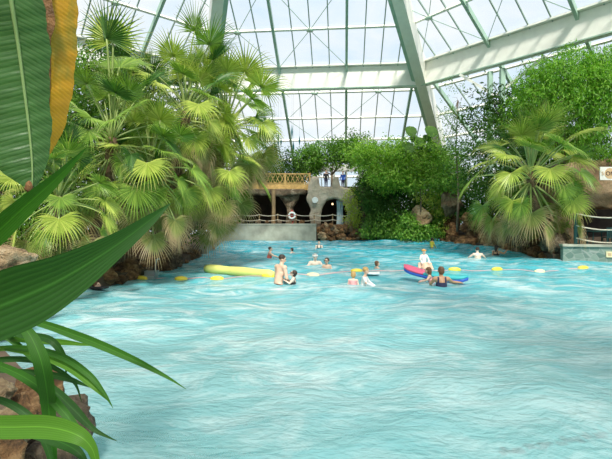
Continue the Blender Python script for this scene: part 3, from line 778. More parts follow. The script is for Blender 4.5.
def fan_palm(label, crown, gz, n, size, seed, mats, trunk_r=.16, top=1.0, low=8, lean=(0, 0), extra=()):
    """crown: world point of the heart; gz: ground level; mats(ei) -> material key"""
    rnd = random.Random(seed); crown = Vector(crown)
    t = thing('fan_palm', label, 'palm', (crown.x, crown.y, gz))
    hgt = crown.z - gz
    pts = [(lean[0] * (1 - s) ** 2, lean[1] * (1 - s) ** 2, hgt * s) for s in [k / 8 for k in range(9)]]
    mb = MB()
    if hgt > .25:
        mb.tube(pts, [trunk_r * (1.25 - .3 * k / 8 + .08 * (k % 2)) for k in range(9)], 10)
        mb.build('trunk', M['trunk'], t, True)
    for k in range(n):
        s = (k + .5) / n
        ei = min(low, max(0, int((1 - (1 - s) ** top) * (low + 1))))
        az = k * 2.39996 + rnd.uniform(-.3, .3)
        me, pm = get_frond(ei, mats(ei, rnd), rnd.randrange(4))
        f = link('frond', me, t, (rnd.uniform(-.05, .05), rnd.uniform(-.05, .05), hgt + rnd.uniform(-.12, .1) - .05 * ei * size), az)
        sc = size * rnd.uniform(.82, 1.12); f.scale = (sc, sc, sc)
        link('petiole', pm, f)
    for ei, az, sc, mk, dz in extra:
        me, pm = get_frond(ei, mk, 1)
        f = link('frond', me, t, (0, 0, hgt + dz), R_(az)); f.scale = (sc, sc, sc); link('petiole', pm, f)
    return t
def mgreen(ei, r): return 'fronddry' if ei >= 7 else r.choice(['frond', 'frond', 'frondlight'] if ei > 2 else ['frond', 'frondlight', 'fronddark'])
def mdark(ei, r): return 'fronddry' if ei >= 8 else r.choice(['frond', 'fronddark', 'frond'])
def mlight(ei, r): return 'fronddry' if ei >= 6 else r.choice(['frondlight', 'frondlight', 'frond'])
fan_palm('tall fan palm with high upright fronds in front of the roof hip', P(186, 112, 15.5), .5, 44, 1.15, 1, mgreen, .17, .95, 8, (-1.6, .3),
         extra=((0, 0, 1.35, 'frond', 1.1), (1, -20, 1.5, 'frond', .5), (1, 20, 1.5, 'fronddark', .2), (2, 200, 1.4, 'frond', .2)))
fan_palm('fan palm with broad dark fronds beside the hanging yellow leaf', P(112, 138, 12.6), .6, 44, 1.06, 2, mdark, .16, .95, 8, (-.9, .2),
         extra=((0, -90, 1.5, 'fronddark', .75), (0, -60, 1.35, 'frondlight', .9), (1, 100, 1.3, 'frond', .8)))
fan_palm('fan palm drooping yellow green fronds toward the balcony', P(226, 124, 17.5), .5, 50, 1.38, 3, mlight, .17, 1.05, 8, (-2.5, .3))
fan_palm('low fan palm with a dry fringe over the dark boulders', P(150, 166, 13.6), .5, 48, 1.06, 4, mgreen, .15, 1.15, 8, (-1.4, 0))
fan_palm('short fan palm under the tip of the banana leaf', P(58, 196, 10.4), .6, 44, .80, 5, mgreen, .14, 1.15, 8, (-1.2, 0))
fan_palm('fan palm trailing dry fronds over the water beside the pool wall', P(206, 174, 16.8), .4, 46, 1.15, 6, mlight, .15, 1.2, 8, (-2.0, .2))
fan_palm('fan palm behind the others with fronds against the roof', P(140, 108, 19), .5, 40, 1.25, 7, mgreen, .18, .95, 7)
fan_palm('solitary broad fan palm on the bank beside the grotto', P(531, 172, 21.2), 1.2, 62, 1.55, 8, mgreen, .2, 1.0, 8, (.9, .3))

# --- trees and bushes
b = (-9.5, 20.5, .5)
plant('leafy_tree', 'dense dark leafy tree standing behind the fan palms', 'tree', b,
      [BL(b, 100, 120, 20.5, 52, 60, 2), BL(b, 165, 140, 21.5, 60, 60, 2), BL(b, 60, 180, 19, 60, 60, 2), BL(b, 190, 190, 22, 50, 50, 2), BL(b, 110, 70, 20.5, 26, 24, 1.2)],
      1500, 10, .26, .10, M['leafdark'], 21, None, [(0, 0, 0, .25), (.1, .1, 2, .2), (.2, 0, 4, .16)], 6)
b = (-12.5, 17, .6)
plant('leafy_tree', 'mid green leafy tree partly hidden by the yellow banana leaf', 'tree', b,
      [BL(b, 40, 120, 17, 60, 60, 1.5), BL(b, 20, 200, 15, 60, 50, 1.5), BL(b, 95, 100, 18, 30, 50, 1.2)], 800, 10, .24, .09, M['leafmid'], 22, None, [(0, 0, 0, .2), (0, .1, 3, .15)], 4)
# right mound of ivy-like bamboo
b = (14.2, 24.4, 1.2)
plant('bamboo_bush', 'huge rounded bright green bush overhanging the grotto', 'bush', b,
      [BL(b, 575, 98, 24.2, 50, 42, 2.2), BL(b, 552, 120, 24.4, 32, 40, 2), BL(b, 615, 120, 23.6, 46, 54, 2.4), BL(b, 578, 74, 24.6, 38, 27, 2), BL(b, 540, 98, 24.6, 26, 24, 1.5), BL(b, 612, 70, 24.2, 24, 22, 1.5), BL(b, 545, 80, 25, 24, 18, 1.2)],
      3600, 12, .24, .055, M['leaflime'], 31, None, [(0, 0, 0, .3), (.2, 0, 2, .25), (.4, 0, 4, .2)], 5, droop=.85, shell=.4, spread=1.2, lump=.3)
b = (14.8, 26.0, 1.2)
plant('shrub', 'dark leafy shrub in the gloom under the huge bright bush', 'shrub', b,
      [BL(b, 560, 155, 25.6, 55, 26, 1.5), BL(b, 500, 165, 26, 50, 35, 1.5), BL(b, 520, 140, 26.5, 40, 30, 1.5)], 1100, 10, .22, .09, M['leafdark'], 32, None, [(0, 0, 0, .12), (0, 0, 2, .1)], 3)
b = (13.5, 29, 1.2)
plant('umbrella_tree', 'dark umbrella tree rising beside the pair of green columns', 'tree', b,
      [BL(b, 492, 98, 29, 22, 12, 1.2), BL(b, 510, 110, 28.5, 22, 16, 1.2), BL(b, 478, 118, 29, 22, 14, 1.2), BL(b, 500, 130, 28.5, 30, 18, 1.2)], 190, 9, .34, .12, M['leafdark'], 33,
      None, [(0, 0, 0, .14), (-.1, 0, 3, .11), (0, 0, 6, .08)], 8, spread=1.2)
b = (10.9, 31, 1.0)
plant('wispy_tree', 'thin wispy tree with sparse leaves in front of the roof hip', 'tree', b,
      [BL(b, 452, 112, 31, 14, 38, .8), BL(b, 466, 150, 30.5, 24, 36, 1), BL(b, 446, 165, 31, 20, 30, 1)], 330, 7, .17, .06, M['leafmid'], 34, None,
      [(0, 0, 0, .1), (.1, 0, 3, .07), (-.1, 0, 6, .045), (.05, 0, 9.5, .02)], 9, shell=.95)
b = (7.0, 35.5, 1.0)
plant('feathery_tree', 'light green feathery tree above the ivy at the far end', 'tree', b,
      [BL(b, 390, 172, 34.6, 26, 16, 2), BL(b, 425, 162, 34.6, 26, 18, 1.8), BL(b, 368, 156, 35.5, 20, 12, 1.5), BL(b, 402, 180, 34.2, 30, 10, 1.5), BL(b, 445, 178, 33.5, 18, 20, 1.5), BL(b, 400, 154, 35, 22, 12, 1.5)],
      2700, 10, .25, .10, M['leaflight'], 35, None, [(0, 0, 0, .18), (.1, 0, 2, .15), (0, 0, 4, .12)], 9, droop=.2, lump=.4, shell=.6)
b = (5.4, 36.4, 1.0)
plant('shrub', 'dense deep green shrub beside the sculpted cave arch', 'shrub', b,
      [BL(b, 377, 190, 36.2, 20, 24, 1.4), BL(b, 392, 205, 35.8, 26, 22, 1.4), BL(b, 382, 222, 35.6, 18, 14, 1)], 1500, 10, .2, .09, M['leafdark'], 36, None, [(0, 0, 0, .1), (0, 0, 2, .08)], 3)
b = (6.9, 35.2, .6)
plant('ivy', 'green ivy spilling over the rocks to the water at the far end', 'ivy', b,
      [BL(b, 382, 230, 35.3, 20, 9, .6), BL(b, 400, 226, 35.0, 24, 14, .7), BL(b, 425, 226, 34.6, 20, 16, .7), BL(b, 440, 215, 34.3, 10, 16, .6), BL(b, 418, 232, 32.6, 22, 8, .5), BL(b, 408, 222, 32.6, 7, 10, .4)], 1150, 9, .19, .11, M['leafmid'], 37, droop=.7)
b = (4.2, 38.0, 1.0)
plant('creeper', 'yellow green creeper climbing the edge of the cave arch', 'creeper', b,
      [BL(b, 351, 198, 38.3, 7, 12, .5), BL(b, 353, 215, 38.2, 7, 12, .5)], 130, 8, .2, .11, M['leafyellow'], 38, droop=.6)
b = (7.6, 34.6, .8)
plant('creeper', 'yellow green creeper trailing down beside the rusty boulders', 'creeper', b,
      [BL(b, 438, 205, 33.8, 9, 12, .5), BL(b, 428, 196, 33.8, 12, 8, .5), BL(b, 445, 222, 33.6, 8, 12, .5)], 150, 8, .2, .1, M['leafyellow'], 41, droop=.6)
b = (2.6, 43, 5.1)
plant('potted_tree', 'mid green tree on the balcony above the cave arch', 'tree', b,
      [BL(b, 330, 154, 43, 24, 13, 1.2), BL(b, 348, 150, 43, 18, 13, 1.2), BL(b, 310, 160, 43, 16, 12, 1.2), BL(b, 362, 152, 42.5, 14, 14, 1)], 1000, 10, .27, .12, M['leafmid'], 39, None,
      [(0, 0, 0, .1), (0, 0, 1.2, .08)], 6)
b = (-1.4, 43.6, 5.1)
plant('shrub', 'dark bushy shrub growing behind the balcony railing', 'shrub', b,
      [BL(b, 294, 162, 43.6, 16, 12, 1), BL(b, 278, 166, 43.6, 18, 9, 1), BL(b, 308, 166, 43.4, 14, 9, 1), BL(b, 262, 168, 43.6, 20, 8, 1), BL(b, 300, 176, 43.2, 14, 7, .8), BL(b, 275, 177, 43.2, 16, 6, .8)], 800, 9, .26, .09, M['leafdark'], 40)
b = tuple(P(420, 175, 33.8)); b = (b[0], b[1], 1.0)
bp = thing('broad_leaf_plant', 'tall plant with broad dark round leaves above the feathery tree', 'plant', b)
top = P(420, 165, 33.8) - Vector(b)
MB().tube([(0, 0, 0), (.1, 0, top.z * .5), top], [.09, .07, .05], 7).build('stem', M['bark'], bp, True)
rb = random.Random(3)
for u, v, r_ in ((411, 131, 7), (431, 131, 7.5), (420, 142, 7), (408, 147, 7), (432, 146, 7), (440, 151, 6), (424, 152, 7), (414, 138, 5), (427, 138, 5), (402, 153, 6), (436, 158, 6)):
    c = P(u, v, 33.8 + rb.uniform(-.4, .4)) - Vector(b); s = r_ * 33.8 / F
    ax = Vector((c.x - top.x, -.7, .2)).normalized(); dn = Vector((ax.x * .6, -.2, -.8)).normalized(); sd = ax.cross(dn).normalized() if ax.cross(dn).length > .01 else Vector((1, 0, 0))
    sd = Vector((1, 0, 0)); nn = Vector((0, -.85, .5)); dn = Vector((rb.uniform(-.5, .5), -.45, -.75)).normalized(); sd = nn.cross(dn).normalized()
    vs = [c - dn * s * .8]; K = 10
    mb = MB(); rim = [c + (dn * math.cos(q) * 1.05 + sd * math.sin(q) * .85) * s - nn * .12 * s * math.cos(2 * q) for q in [2 * PI * k / K for k in range(K)]]
    mb.add([c] + rim, [(0, 1 + k, 1 + (k + 1) % K) for k in range(K)])
    lf = mb.build('leaf', M['leafdark'], bp)
    MB().tube([c - dn * s, (c + top) * .5 + Vector((0, 0, .15)), top - Vector((0, 0, .3))], .02, 5).build('petiole', M['petiole'], lf, True)
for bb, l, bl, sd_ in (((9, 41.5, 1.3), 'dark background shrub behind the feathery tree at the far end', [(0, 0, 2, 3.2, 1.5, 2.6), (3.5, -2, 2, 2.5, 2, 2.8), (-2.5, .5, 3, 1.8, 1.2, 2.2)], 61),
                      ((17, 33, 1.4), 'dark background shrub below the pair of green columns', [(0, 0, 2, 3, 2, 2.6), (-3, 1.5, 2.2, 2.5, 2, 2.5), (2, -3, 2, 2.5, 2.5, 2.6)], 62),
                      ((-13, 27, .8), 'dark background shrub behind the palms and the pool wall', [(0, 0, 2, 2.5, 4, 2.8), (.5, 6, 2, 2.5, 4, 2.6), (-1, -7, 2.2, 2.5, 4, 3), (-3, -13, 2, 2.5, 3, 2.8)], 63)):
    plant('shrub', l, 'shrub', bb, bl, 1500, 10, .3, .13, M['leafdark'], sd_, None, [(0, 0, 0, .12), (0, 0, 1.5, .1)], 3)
# small bromeliads under the solitary palm
for u, v, Y, l in ((552, 232, 20.6, 'spiky green rosette plant on the rocks beside the grotto wall'), (566, 228, 21, 'spiky green rosette plant nearest the grotto posts')):
    b = P(u, v, Y); t = thing('bromeliad', l, 'plant', b)
    for k in range(18):
        a = k * 2.4; e = R_(75 - k * 3.5); L = .62
        pts = [Vector((math.cos(a) * math.cos(e) * L * s, math.sin(a) * math.cos(e) * L * s, math.sin(e) * L * s - .25 * s * s)) for s in (0, .3, .6, .85, 1)]
        sd = Vector((-math.sin(a), math.cos(a), 0)); W = (.03, .05, .045, .025, .003)
        vs = [q + sd * W[i] * j + Vector((0, 0, .015 * abs(j))) for i, q in enumerate(pts) for j in (-1, 0, 1)]
        fs = [(i * 3 + j, i * 3 + j + 1, i * 3 + j + 4, i * 3 + j + 3) for i in range(4) for j in (0, 1)]
        link('leaf', mesh_np('leaf', vs, fs, M['leafmid']), t)

# ------------------------------------------------------------------ near leaves
def strap(name, ctrl, m, parent, fold=.18, n=8, roll=0):
    """ctrl: (u, v, Y, half width in metres); a blade with a keel, swept along a smooth curve"""
    pts = spline([(*P(u, v, Y), w) for u, v, Y, w in ctrl], n)
    vs = []; al = []; ac = []; k = len(pts)
    for i in range(k):
        p = Vector(pts[i][:3]); w = max(.0006, pts[i][3])
        t = (Vector(pts[min(i + 1, k - 1)][:3]) - Vector(pts[max(i - 1, 0)][:3])).normalized()
        view = (p - Vector((0, 0, CAMZ))).normalized()
        sd = t.cross(view).normalized(); nn = sd.cross(t).normalized()
        c, s = math.cos(roll), math.sin(roll); sd, nn = sd * c + nn * s, nn * c - sd * s
        for j in (-1, -.5, 0, .5, 1):
            vs.append(p + sd * w * j - nn * w * fold * (1 - abs(j)) * -1); al.append(i / (k - 1)); ac.append(j)
    fs = [(i * 5 + j, i * 5 + j + 1, (i + 1) * 5 + j + 1, (i + 1) * 5 + j) for i in range(k - 1) for j in range(4)]
    me = mesh_np(name, vs, fs, m, True)
    for nm, val in (('along', al), ('across', ac)):
        at = me.attributes.new(nm, 'FLOAT', 'POINT'); at.data.foreach_set('value', val)
    o = link(name, me)
    if parent: o.parent = parent; o.location = -parent.location
    return o
pb = thing('strap_leaf_plant', 'big arching plant with long smooth strap leaves over the near bank', 'plant', (-1.45, 1.5, .75))
strap('leaf', [(-95, 350, 1.35, .10), (-40, 322, 1.3, .10), (20, 298, 1.3, .098), (65, 277, 1.32, .073), (115, 246, 1.36, .039), (150, 220, 1.4, .018), (171, 203, 1.43, .001)], M['bladedark'], pb, .25)
strap('leaf', [(-70, 278, 1.7, .05), (-20, 246, 1.6, .046), (22, 209, 1.55, .034), (60, 175, 1.52, .017), (87, 147, 1.5, .001)], M['blade'], pb, .25)
ps = thing('spider_plant', 'lower clump of narrow arching leaves spilling over the near rocks', 'plant', (-1.75, 1.75, .95))
LV = [
 ([(-40, 318, 1.9, .01), (25, 320, 1.85, .016), (80, 337, 1.8, .022), (130, 358, 1.75, .017), (165, 376, 1.72, .008), (186, 389, 1.7, .001)], 'blade'),
 ([(-40, 352, 2, .012), (20, 348, 2, .016), (60, 356, 1.95, .018), (88, 374, 1.9, .016), (104, 393, 1.88, .009), (113, 408, 1.87, .001)], 'blade'),
 ([(-30, 345, 2, .01), (25, 352, 2, .013), (65, 366, 1.95, .017), (90, 384, 1.9, .014), (106, 398, 1.9, .006), (112, 405, 1.9, .001)], 'bladelight'),
 ([(-10, 310, 1.7, .01), (22, 326, 1.62, .02), (38, 352, 1.58, .031), (46, 385, 1.56, .032), (50, 425, 1.55, .024), (54, 475, 1.55, .014)], 'blade'),
 ([(-40, 356, 1.7, .012), (0, 366, 1.65, .017), (35, 384, 1.6, .021), (62, 410, 1.55, .018), (84, 440, 1.52, .012), (96, 466, 1.5, .006)], 'blade'),
 ([(-60, 424, 1.2, .03), (0, 427, 1.15, .035), (45, 427, 1.12, .034), (75, 434, 1.1, .026), (91, 447, 1.1, .016), (98, 468, 1.1, .008)], 'bladelight'),
 ([(20, 372, 2.1, .012), (50, 388, 2.05, .024), (72, 408, 2.0, .028), (92, 428, 1.98, .014), (108, 437, 1.97, .006), (117, 441, 1.97, .001)], 'bladedark'),
 ([(-30, 370, 2.2, .01), (30, 372, 2.2, .016), (65, 378, 2.15, .018), (92, 388, 2.1, .001)], 'bladedark'),
 ([(-20, 335, 2.1, .01), (25, 340, 2.1, .016), (60, 342, 2.05, .017), (95, 346, 2.0, .001)], 'bladelight'),
 ([(20, 430, 1.3, .012), (55, 440, 1.28, .02), (78, 452, 1.25, .014), (90, 470, 1.25, .003)], 'bladedark'),
 ([(-20, 320, 2.1, .012), (20, 334, 2.05, .02), (50, 340, 2, .02), (65, 360, 2, .014), (66, 375, 2, .002)], 'bladedark'),
 ([(-30, 400, 1.5, .012), (0, 400, 1.5, .014), (30, 418, 1.48, .016), (48, 450, 1.46, .012), (52, 480, 1.45, .006)], 'bladedark'),
 ([(-25, 328, 2.1, .012), (5, 336, 2.1, .018), (25, 352, 2.1, .014), (42, 372, 2.1, .002)], 'blade'),
 ([(-40, 372, 2.2, .014), (0, 360, 2.2, .018), (40, 362, 2.2, .016), (72, 380, 2.2, .01), (82, 402, 2.2, .001)], 'bladedark'),
]
for c, m in LV: strap('leaf', [(u, v, Y, w * .82) for u, v, Y, w in c], M[m], ps, .3)
# hanging banana leaves
pbn = thing('banana_plant', 'banana plant hanging one green and one yellowed leaf at close range', 'plant', (-1.9, 2.1, .6))
def banana(ctrl, m, ribm, wr, wl, droopside=.25):
    """ctrl: midrib (u,v,Y); wr/wl right and left half widths in metres at each control point"""
    pts = spline([(*P(u, v, Y), a, b_) for (u, v, Y), a, b_ in zip(ctrl, wr, wl)], 10)
    k = len(pts); vs = []; al = []; ac = []
    rnd = random.Random(k)
    for i in range(k):
        p = Vector(pts[i][:3]); t = (Vector(pts[min(i + 1, k - 1)][:3]) - Vector(pts[max(i - 1, 0)][:3])).normalized()
        sd = t.cross((p - Vector((0, 0, CAMZ))).normalized()).normalized() * -1; nn = sd.cross(t).normalized()
        if sd.x < 0: sd = -sd
        if nn.y > 0: nn = -nn
        for q in range(-6, 7):
            f = q / 6; wd = pts[i][3] if f > 0 else pts[i][4]
            jag = 1 + (.03 * math.sin(i * .7) + .018 * math.sin(i * 1.9)) * (abs(f) == 1)
            vs.append(p + sd * (f * max(.0005, wd) * jag) - nn * (droopside * wd * f * f) + nn * .004 * math.sin(i * 1.7 + f * 3)); al.append(i / (k - 1)); ac.append(f)
    fs = [(i * 13 + j, i * 13 + j + 1, (i + 1) * 13 + j + 1, (i + 1) * 13 + j) for i in range(k - 1) for j in range(12)]
    me = mesh_np('leaf', vs, fs, m, True)
    for nm, val in (('along', al), ('across', ac)):
        at = me.attributes.new(nm, 'FLOAT', 'POINT'); at.data.foreach_set('value', val)
    o = link('leaf', me, pbn); o.location = -pbn.location
    rib = MB().tube([Vector(q[:3]) + Vector((0, -.006, 0)) for q in pts], [lerp(.011, .003, i / (k - 1)) for i in range(k)], 6).build('midrib', ribm, o, True)
    return o
g1 = banana([(2, -75, 1.9), (12, 0, 1.95), (19, 45, 2.0), (25, 90, 2.03), (30, 130, 2.05), (33, 165, 2.05), (33, 192, 2.05)], M['banana'], M['bananarib'],
            [.118, .125, .127, .10, .09, .055, .004], [.2, .22, .23, .22, .2, .16, .004])
g1['label'] = 'large green leaf with pale veins'
MB().lathe([(.002, .03), (.012, .02), (.02, -.01), (.004, -.03)], 8, P(29, 187, 2.02)).build('leaf_tip', M['bananabrown'], g1, True)
bpy.data.objects[-1] if False else None
g2 = banana([(46, -75, 2.3), (48, 0, 2.32), (50, 45, 2.35), (50, 90, 2.37), (47, 130, 2.38), (44, 160, 2.4)], M['bananayellow'], M['bananabrown'],
            [.145, .142, .130, .108, .075, .01], [.05, .05, .05, .05, .05, .005])
g2['label'] = 'yellowed leaf with a withered brown edge'
we = strap('withered_edge', [(40, -60, 2.26, .03), (45, 0, 2.27, .032), (50, 22, 2.28, .024), (47, 42, 2.29, .012), (46, 65, 2.3, .004)], M['bananabrown'], None, .3)
we.parent = g2

# ------------------------------------------------------------------ floats, lane line, boards
def on_water(u, v):
    Y = F * CAMZ / (v - 218); x = (u - 306) / F * Y
    return Vector((x, Y, wave_h(x, Y)))
buoys = [(141, 278.5, 'yellow'), (181, 278.8, 'yellow'), (217, 279.5, 'yellow'), (268, 278.5, 'yellow'), (313, 274.5, 'cream'), (356.5, 272, 'yellow'), (454.5, 272.5, 'yellow'), (497, 270.8, 'yellow'), (539.6, 271, 'cream'), (583, 267, 'yellow')]
bp_ = []
for u, v, m in buoys:
    p = on_water(u, v); bp_.append(p)
    if 'cream' == m: l = 'pale cream lane float near the ' + ('two bathers in goggles' if u < 400 else 'bank under the solitary palm')
    else: l = {141: 'yellow lane float closest to the steel pool steps', 181: 'second yellow lane float from the steel pool steps', 217: 'yellow lane float in front of the long foam tube', 268: 'yellow lane float touching the standing man', 356.5: 'yellow lane float beside the blond child with white float', 454.5: 'yellow lane float beyond the woman in navy swimsuit', 497: 'yellow lane float between the navy swimsuit woman and the palm bank', 583: 'yellow lane float close to the teal stone wall'}[u]
    o = MB().lathe([(.02, -.22), (.06, -.2), (.09, -.1), (.10, 0), (.09, .1), (.06, .2), (.02, .22)], 14, (0, 0, 0), 'x').build('lane_float', M[m], None, p + Vector((0, 0, .02)), rr.uniform(-.3, .3))
    set_smooth(o.data); tag(o, l, 'float', 'lane floats on the rope')
bp_.sort(key=lambda p: p.x)
pts = []
for a, b2 in zip(bp_, bp_[1:]):
    for k in range(8):
        q = a.lerp(b2, k / 8); pts.append((q.x, q.y + .12 * math.sin(k / 8 * PI), wave_h(q.x, q.y) + .012))
tag(MB().tube(pts, .010, 6).build('lane_rope', M['rose']), 'thin pink lane rope strung between the floats', 'rope')
# long foam tube
a = P(206, 268, 15.6); b2 = P(274, 273.5, 14.2); a.z = .17; b2.z = .13
d = (b2 - a); L = d.length; pr = []
fo = MB(); K = 14
ptsf = [a + d * (k / K) for k in range(K + 1)]
rad = [.06] + [.155 + .01 * math.sin(k) for k in range(1, K)] + [.10]
ptsf = [a - d.normalized() * .02] + ptsf[0:1] + ptsf[1:]
rad = [.05, .13] + rad[1:]
o = fo.tube(ptsf, rad, 16).build('foam_tube', M['limefoam'], None, None)
set_smooth(o.data); tag(o, 'long yellow green foam tube floating behind the standing man', 'foam tube')
def board(name, p0, p1, width, thick, label, mats, cat='float', tilt=0):
    """a rounded float board from p0 to p1"""
    p0 = Vector(p0); p1 = Vector(p1); d = p1 - p0; L = d.length; d.normalize(); sd = d.cross(Vector((0, 0, 1))).normalized(); up = sd.cross(d)
    sd, up = sd * math.cos(tilt) + up * math.sin(tilt), up * math.cos(tilt) - sd * math.sin(tilt)
    t = thing(name, label, cat, p0)
    def shell(z0, z1, s0, s1, m, nm, grow=1.0):
        vs = []; K = 14
        for i in range(K + 1):
            s = lerp(s0, s1, i / K); e = min(1, math.sqrt(max(0, 1 - max(0, (abs(s - .5) - .36) / .14) ** 2)))
            w2 = width / 2 * max(.03, e) * grow
            c = d * (L * s) + up * (.06 * L * (abs(s - .5) * 2) ** 3)
            vs += [c - sd * w2 * .92 + up * z1, c - sd * w2 + up * (z0 + z1) / 2, c - sd * w2 * .92 + up * z0, c + sd * w2 * .92 + up * z0, c + sd * w2 + up * (z0 + z1) / 2, c + sd * w2 * .92 + up * z1]
        fs = [(i * 6 + j, i * 6 + (j + 1) % 6, (i + 1) * 6 + (j + 1) % 6, (i + 1) * 6 + j) for i in range(K) for j in range(6)] + [(5, 4, 3, 2, 1, 0), tuple(K * 6 + j for j in range(6))]
        MB().add(vs, fs).build(nm, m, t, True)
    for z0, z1, s0, s1, m, nm in mats: shell(z0 * thick, z1 * thick, s0, s1, M[m], nm)
    return t
board('body_board', (3.22, 14.2, .24), (4.9, 13.0, .03), .46, .12, 'pink and blue float board under the woman in navy swimsuit',
      [(.45, 1, 0, .36, 'pink', 'pink_top'), (.45, 1, .36, 1, 'aqua', 'aqua_top'), (-.3, .45, 0, .62, 'blue', 'blue_side'), (-.3, .45, .62, 1, 'blue', 'blue_base')], 'board', -.12)
p = on_water(372, 275.5)
board('kick_board', p + Vector((-.22, -.05, .05)), p + Vector((.26, 0, .03)), .3, .07, 'small white float board held by the blond child', [(0, 1, 0, 1, 'white', 'foam')], 'board')
p = on_water(96, 292)
board('kick_board', p + Vector((-.15, .05, .03)), p + Vector((.33, -.08, .02)), .28, .06, 'black float board beside the swimmer near the long diagonal leaf', [(0, 1, 0, 1, 'black', 'foam')], 'board')
# steel pool steps
sp = P(149, 274, 14.3)
ss = thing('pool_steps', 'grey steel pool steps at the foot of the dark boulders', 'steps', (sp.x, sp.y, 0))
MB().box((-.24, -.1, -.1), (.22, .25, .08)).build('step', M['steelgrey'], ss)
MB().box((-.2, .12, .08), (.2, .4, .22)).build('step', M['steelgrey'], ss)
MB().tube([(.24, -.1, 0), (.24, -.08, .45), (.24, .05, .62), (.24, .3, .62)], .025, 8).build('handrail', M['steelgrey'], ss, True)

# ------------------------------------------------------------------ people
def capsule(bm, a, b, ra, rb, seg=2, sc=(1, 1, 1)):
    a = Vector(a); b = Vector(b)
    for p, r in ((a, ra), (b, rb)): bmesh.ops.create_icosphere(bm, subdivisions=seg, radius=r, matrix=Matrix.Translation(p) @ Matrix.Diagonal((*sc, 1)))
    d = b - a
    if d.length > 1e-5:
        bmesh.ops.create_cone(bm, cap_ends=True, segments=16, radius1=ra, radius2=rb, depth=d.length,
                              matrix=Matrix.Translation((a + b) / 2) @ d.to_track_quat('Z', 'Y').to_matrix().to_4x4())
def blob(bm, c, r): bmesh.ops.create_icosphere(bm, subdivisions=3, radius=1, matrix=Matrix.Translation(c) @ Matrix.Diagonal((*r, 1)))
def person(label, H, loc, face, skin='skin', hair='hairdark', hairlen=0, arms=None, lean=0, headturn=0, headpitch=0, wear=(), child=False, extra=None, goggles=None, group=None, hat=None):
    """loc: where the feet are; face: compass heading in degrees (0 = away from the camera, 90 = toward +x, 180 = toward the camera)"""
    V_ = Vector
    hs = 1.32 if child else 1.06
    sh = .10 if child else .112
    def U(x, y, z):     # upper body, leaned about the hip
        p = V_((x, y, z - .53)); p.rotate(Matrix.Rotation(-R_(lean), 3, 'X')); return (p + V_((0, 0, .53))) * H
    def Lp(x, y, z): return V_((x, y, z)) * H
    bm = bmesh.new()
    # torso: overlapping flattened masses
    rot = Matrix.Rotation(-R_(lean), 4, 'X')
    for (y, z, rx, ry, rz) in ((0, .525, .090, .068, .06), (0, .60, .078, .056, .075), (.004, .69, .094, .062, .085), (.002, .765, .102, .060, .065)):
        c = U(0, y, z)
        bmesh.ops.create_icosphere(bm, subdivisions=3, radius=1, matrix=Matrix.Translation(c) @ rot @ Matrix.Diagonal((rx * H, ry * H, rz * H, 1)))
    capsule(bm, U(0, 0, .74), U(0, 0, .55), .07 * H, .075 * H)
    for s in (-1, 1): capsule(bm, U(0, -.004, .805), U(s * sh, -.004, .798), .040 * H, .043 * H)
    nk = U(0, -.004, .82); capsule(bm, nk, U(0, .008, .885), .036 * H, .033 * H)
    # head
    hc = U(0, .012, .885) + V_((0, 0, .048 * hs * H)) ; hm = Matrix.Translation(hc) @ Matrix.Rotation(-R_(headturn), 4, 'Z') @ Matrix.Rotation(-R_(headpitch), 4, 'X')
    k = hs * H
    def hd(x, y, z): return hm @ V_((x * k, y * k, z * k))
    bmesh.ops.create_icosphere(bm, subdivisions=3, radius=1, matrix=hm @ Matrix.Translation((0, -.004 * k, .012 * k)) @ Matrix.Diagonal((.046 * k, .057 * k, .055 * k, 1)))
    bmesh.ops.create_icosphere(bm, subdivisions=3, radius=1, matrix=hm @ Matrix.Translation((0, .014 * k, -.024 * k)) @ Matrix.Diagonal((.036 * k, .040 * k, .040 * k, 1)))
    capsule(bm, hd(0, .05, .004), hd(0, .064, -.014), .007 * k, .010 * k, 1)
    for s in (-1, 1):
        blob(bm, hd(s * .048, -.002, -.004), (.008 * k, .012 * k, .017 * k))
    # legs
    for s in (-1, 1):
        hip = Lp(s * .05, 0, .50); kn = Lp(s * .055, .02, .275); an = Lp(s * .055, -.005, .045)
        capsule(bm, hip, kn, .056 * H, .034 * H); capsule(bm, kn, an, .034 * H, .021 * H); capsule(bm, an, Lp(s * .06, .075, .018), .022 * H, .015 * H)
    # arms and hands
    arms = arms or {}
    for s, nm in ((-1, 'L'), (1, 'R')):
        el, wr = arms.get(nm, ((s * .15, .02, .63), (s * .14, .12, .52)))
        a = U(s * sh, -.004, .798); e = U(*el); w_ = U(*wr)
        capsule(bm, a, e, .036 * H, .027 * H); capsule(bm, e, w_, .026 * H, .018 * H)
        f = (w_ - e).normalized(); sd = f.cross(V_((0, 0, 1)))
        if sd.length < .05: sd = V_((1, 0, 0))
        sd.normalize(); up = sd.cross(f)
        pk = w_ + f * .045 * H
        capsule(bm, w_ + sd * .006 * H, pk + sd * .016 * H, .014 * H, .014 * H, 1); capsule(bm, w_ - sd * .006 * H, pk - sd * .016 * H, .014 * H, .014 * H, 1)
        for q, ln in ((-1.5, .036), (-.5, .045), (.5, .048), (1.5, .042)):
            b0 = pk + sd * q * .0135 * H; b1 = b0 + (f + up * -.15 + sd * q * .08).normalized() * ln * .55 * H; b2_ = b1 + (f + up * -.6).normalized() * ln * .5 * H
            capsule(bm, b0, b1, .0068 * H, .0062 * H, 1); capsule(bm, b1, b2_, .0062 * H, .0052 * H, 1)
        t0 = w_ + f * .015 * H + sd * s * -.016 * H; t1 = t0 + (f * .6 - sd * s).normalized() * .026 * H
        capsule(bm, t0, t1, .009 * H, .0075 * H, 1); capsule(bm, t1, t1 + f * .022 * H, .0075 * H, .006 * H, 1)
    me = bpy.data.meshes.new('tmp'); bm.to_mesh(me); bm.free()
    tmp = bpy.data.objects.new('tmp', me); C.objects.link(tmp)
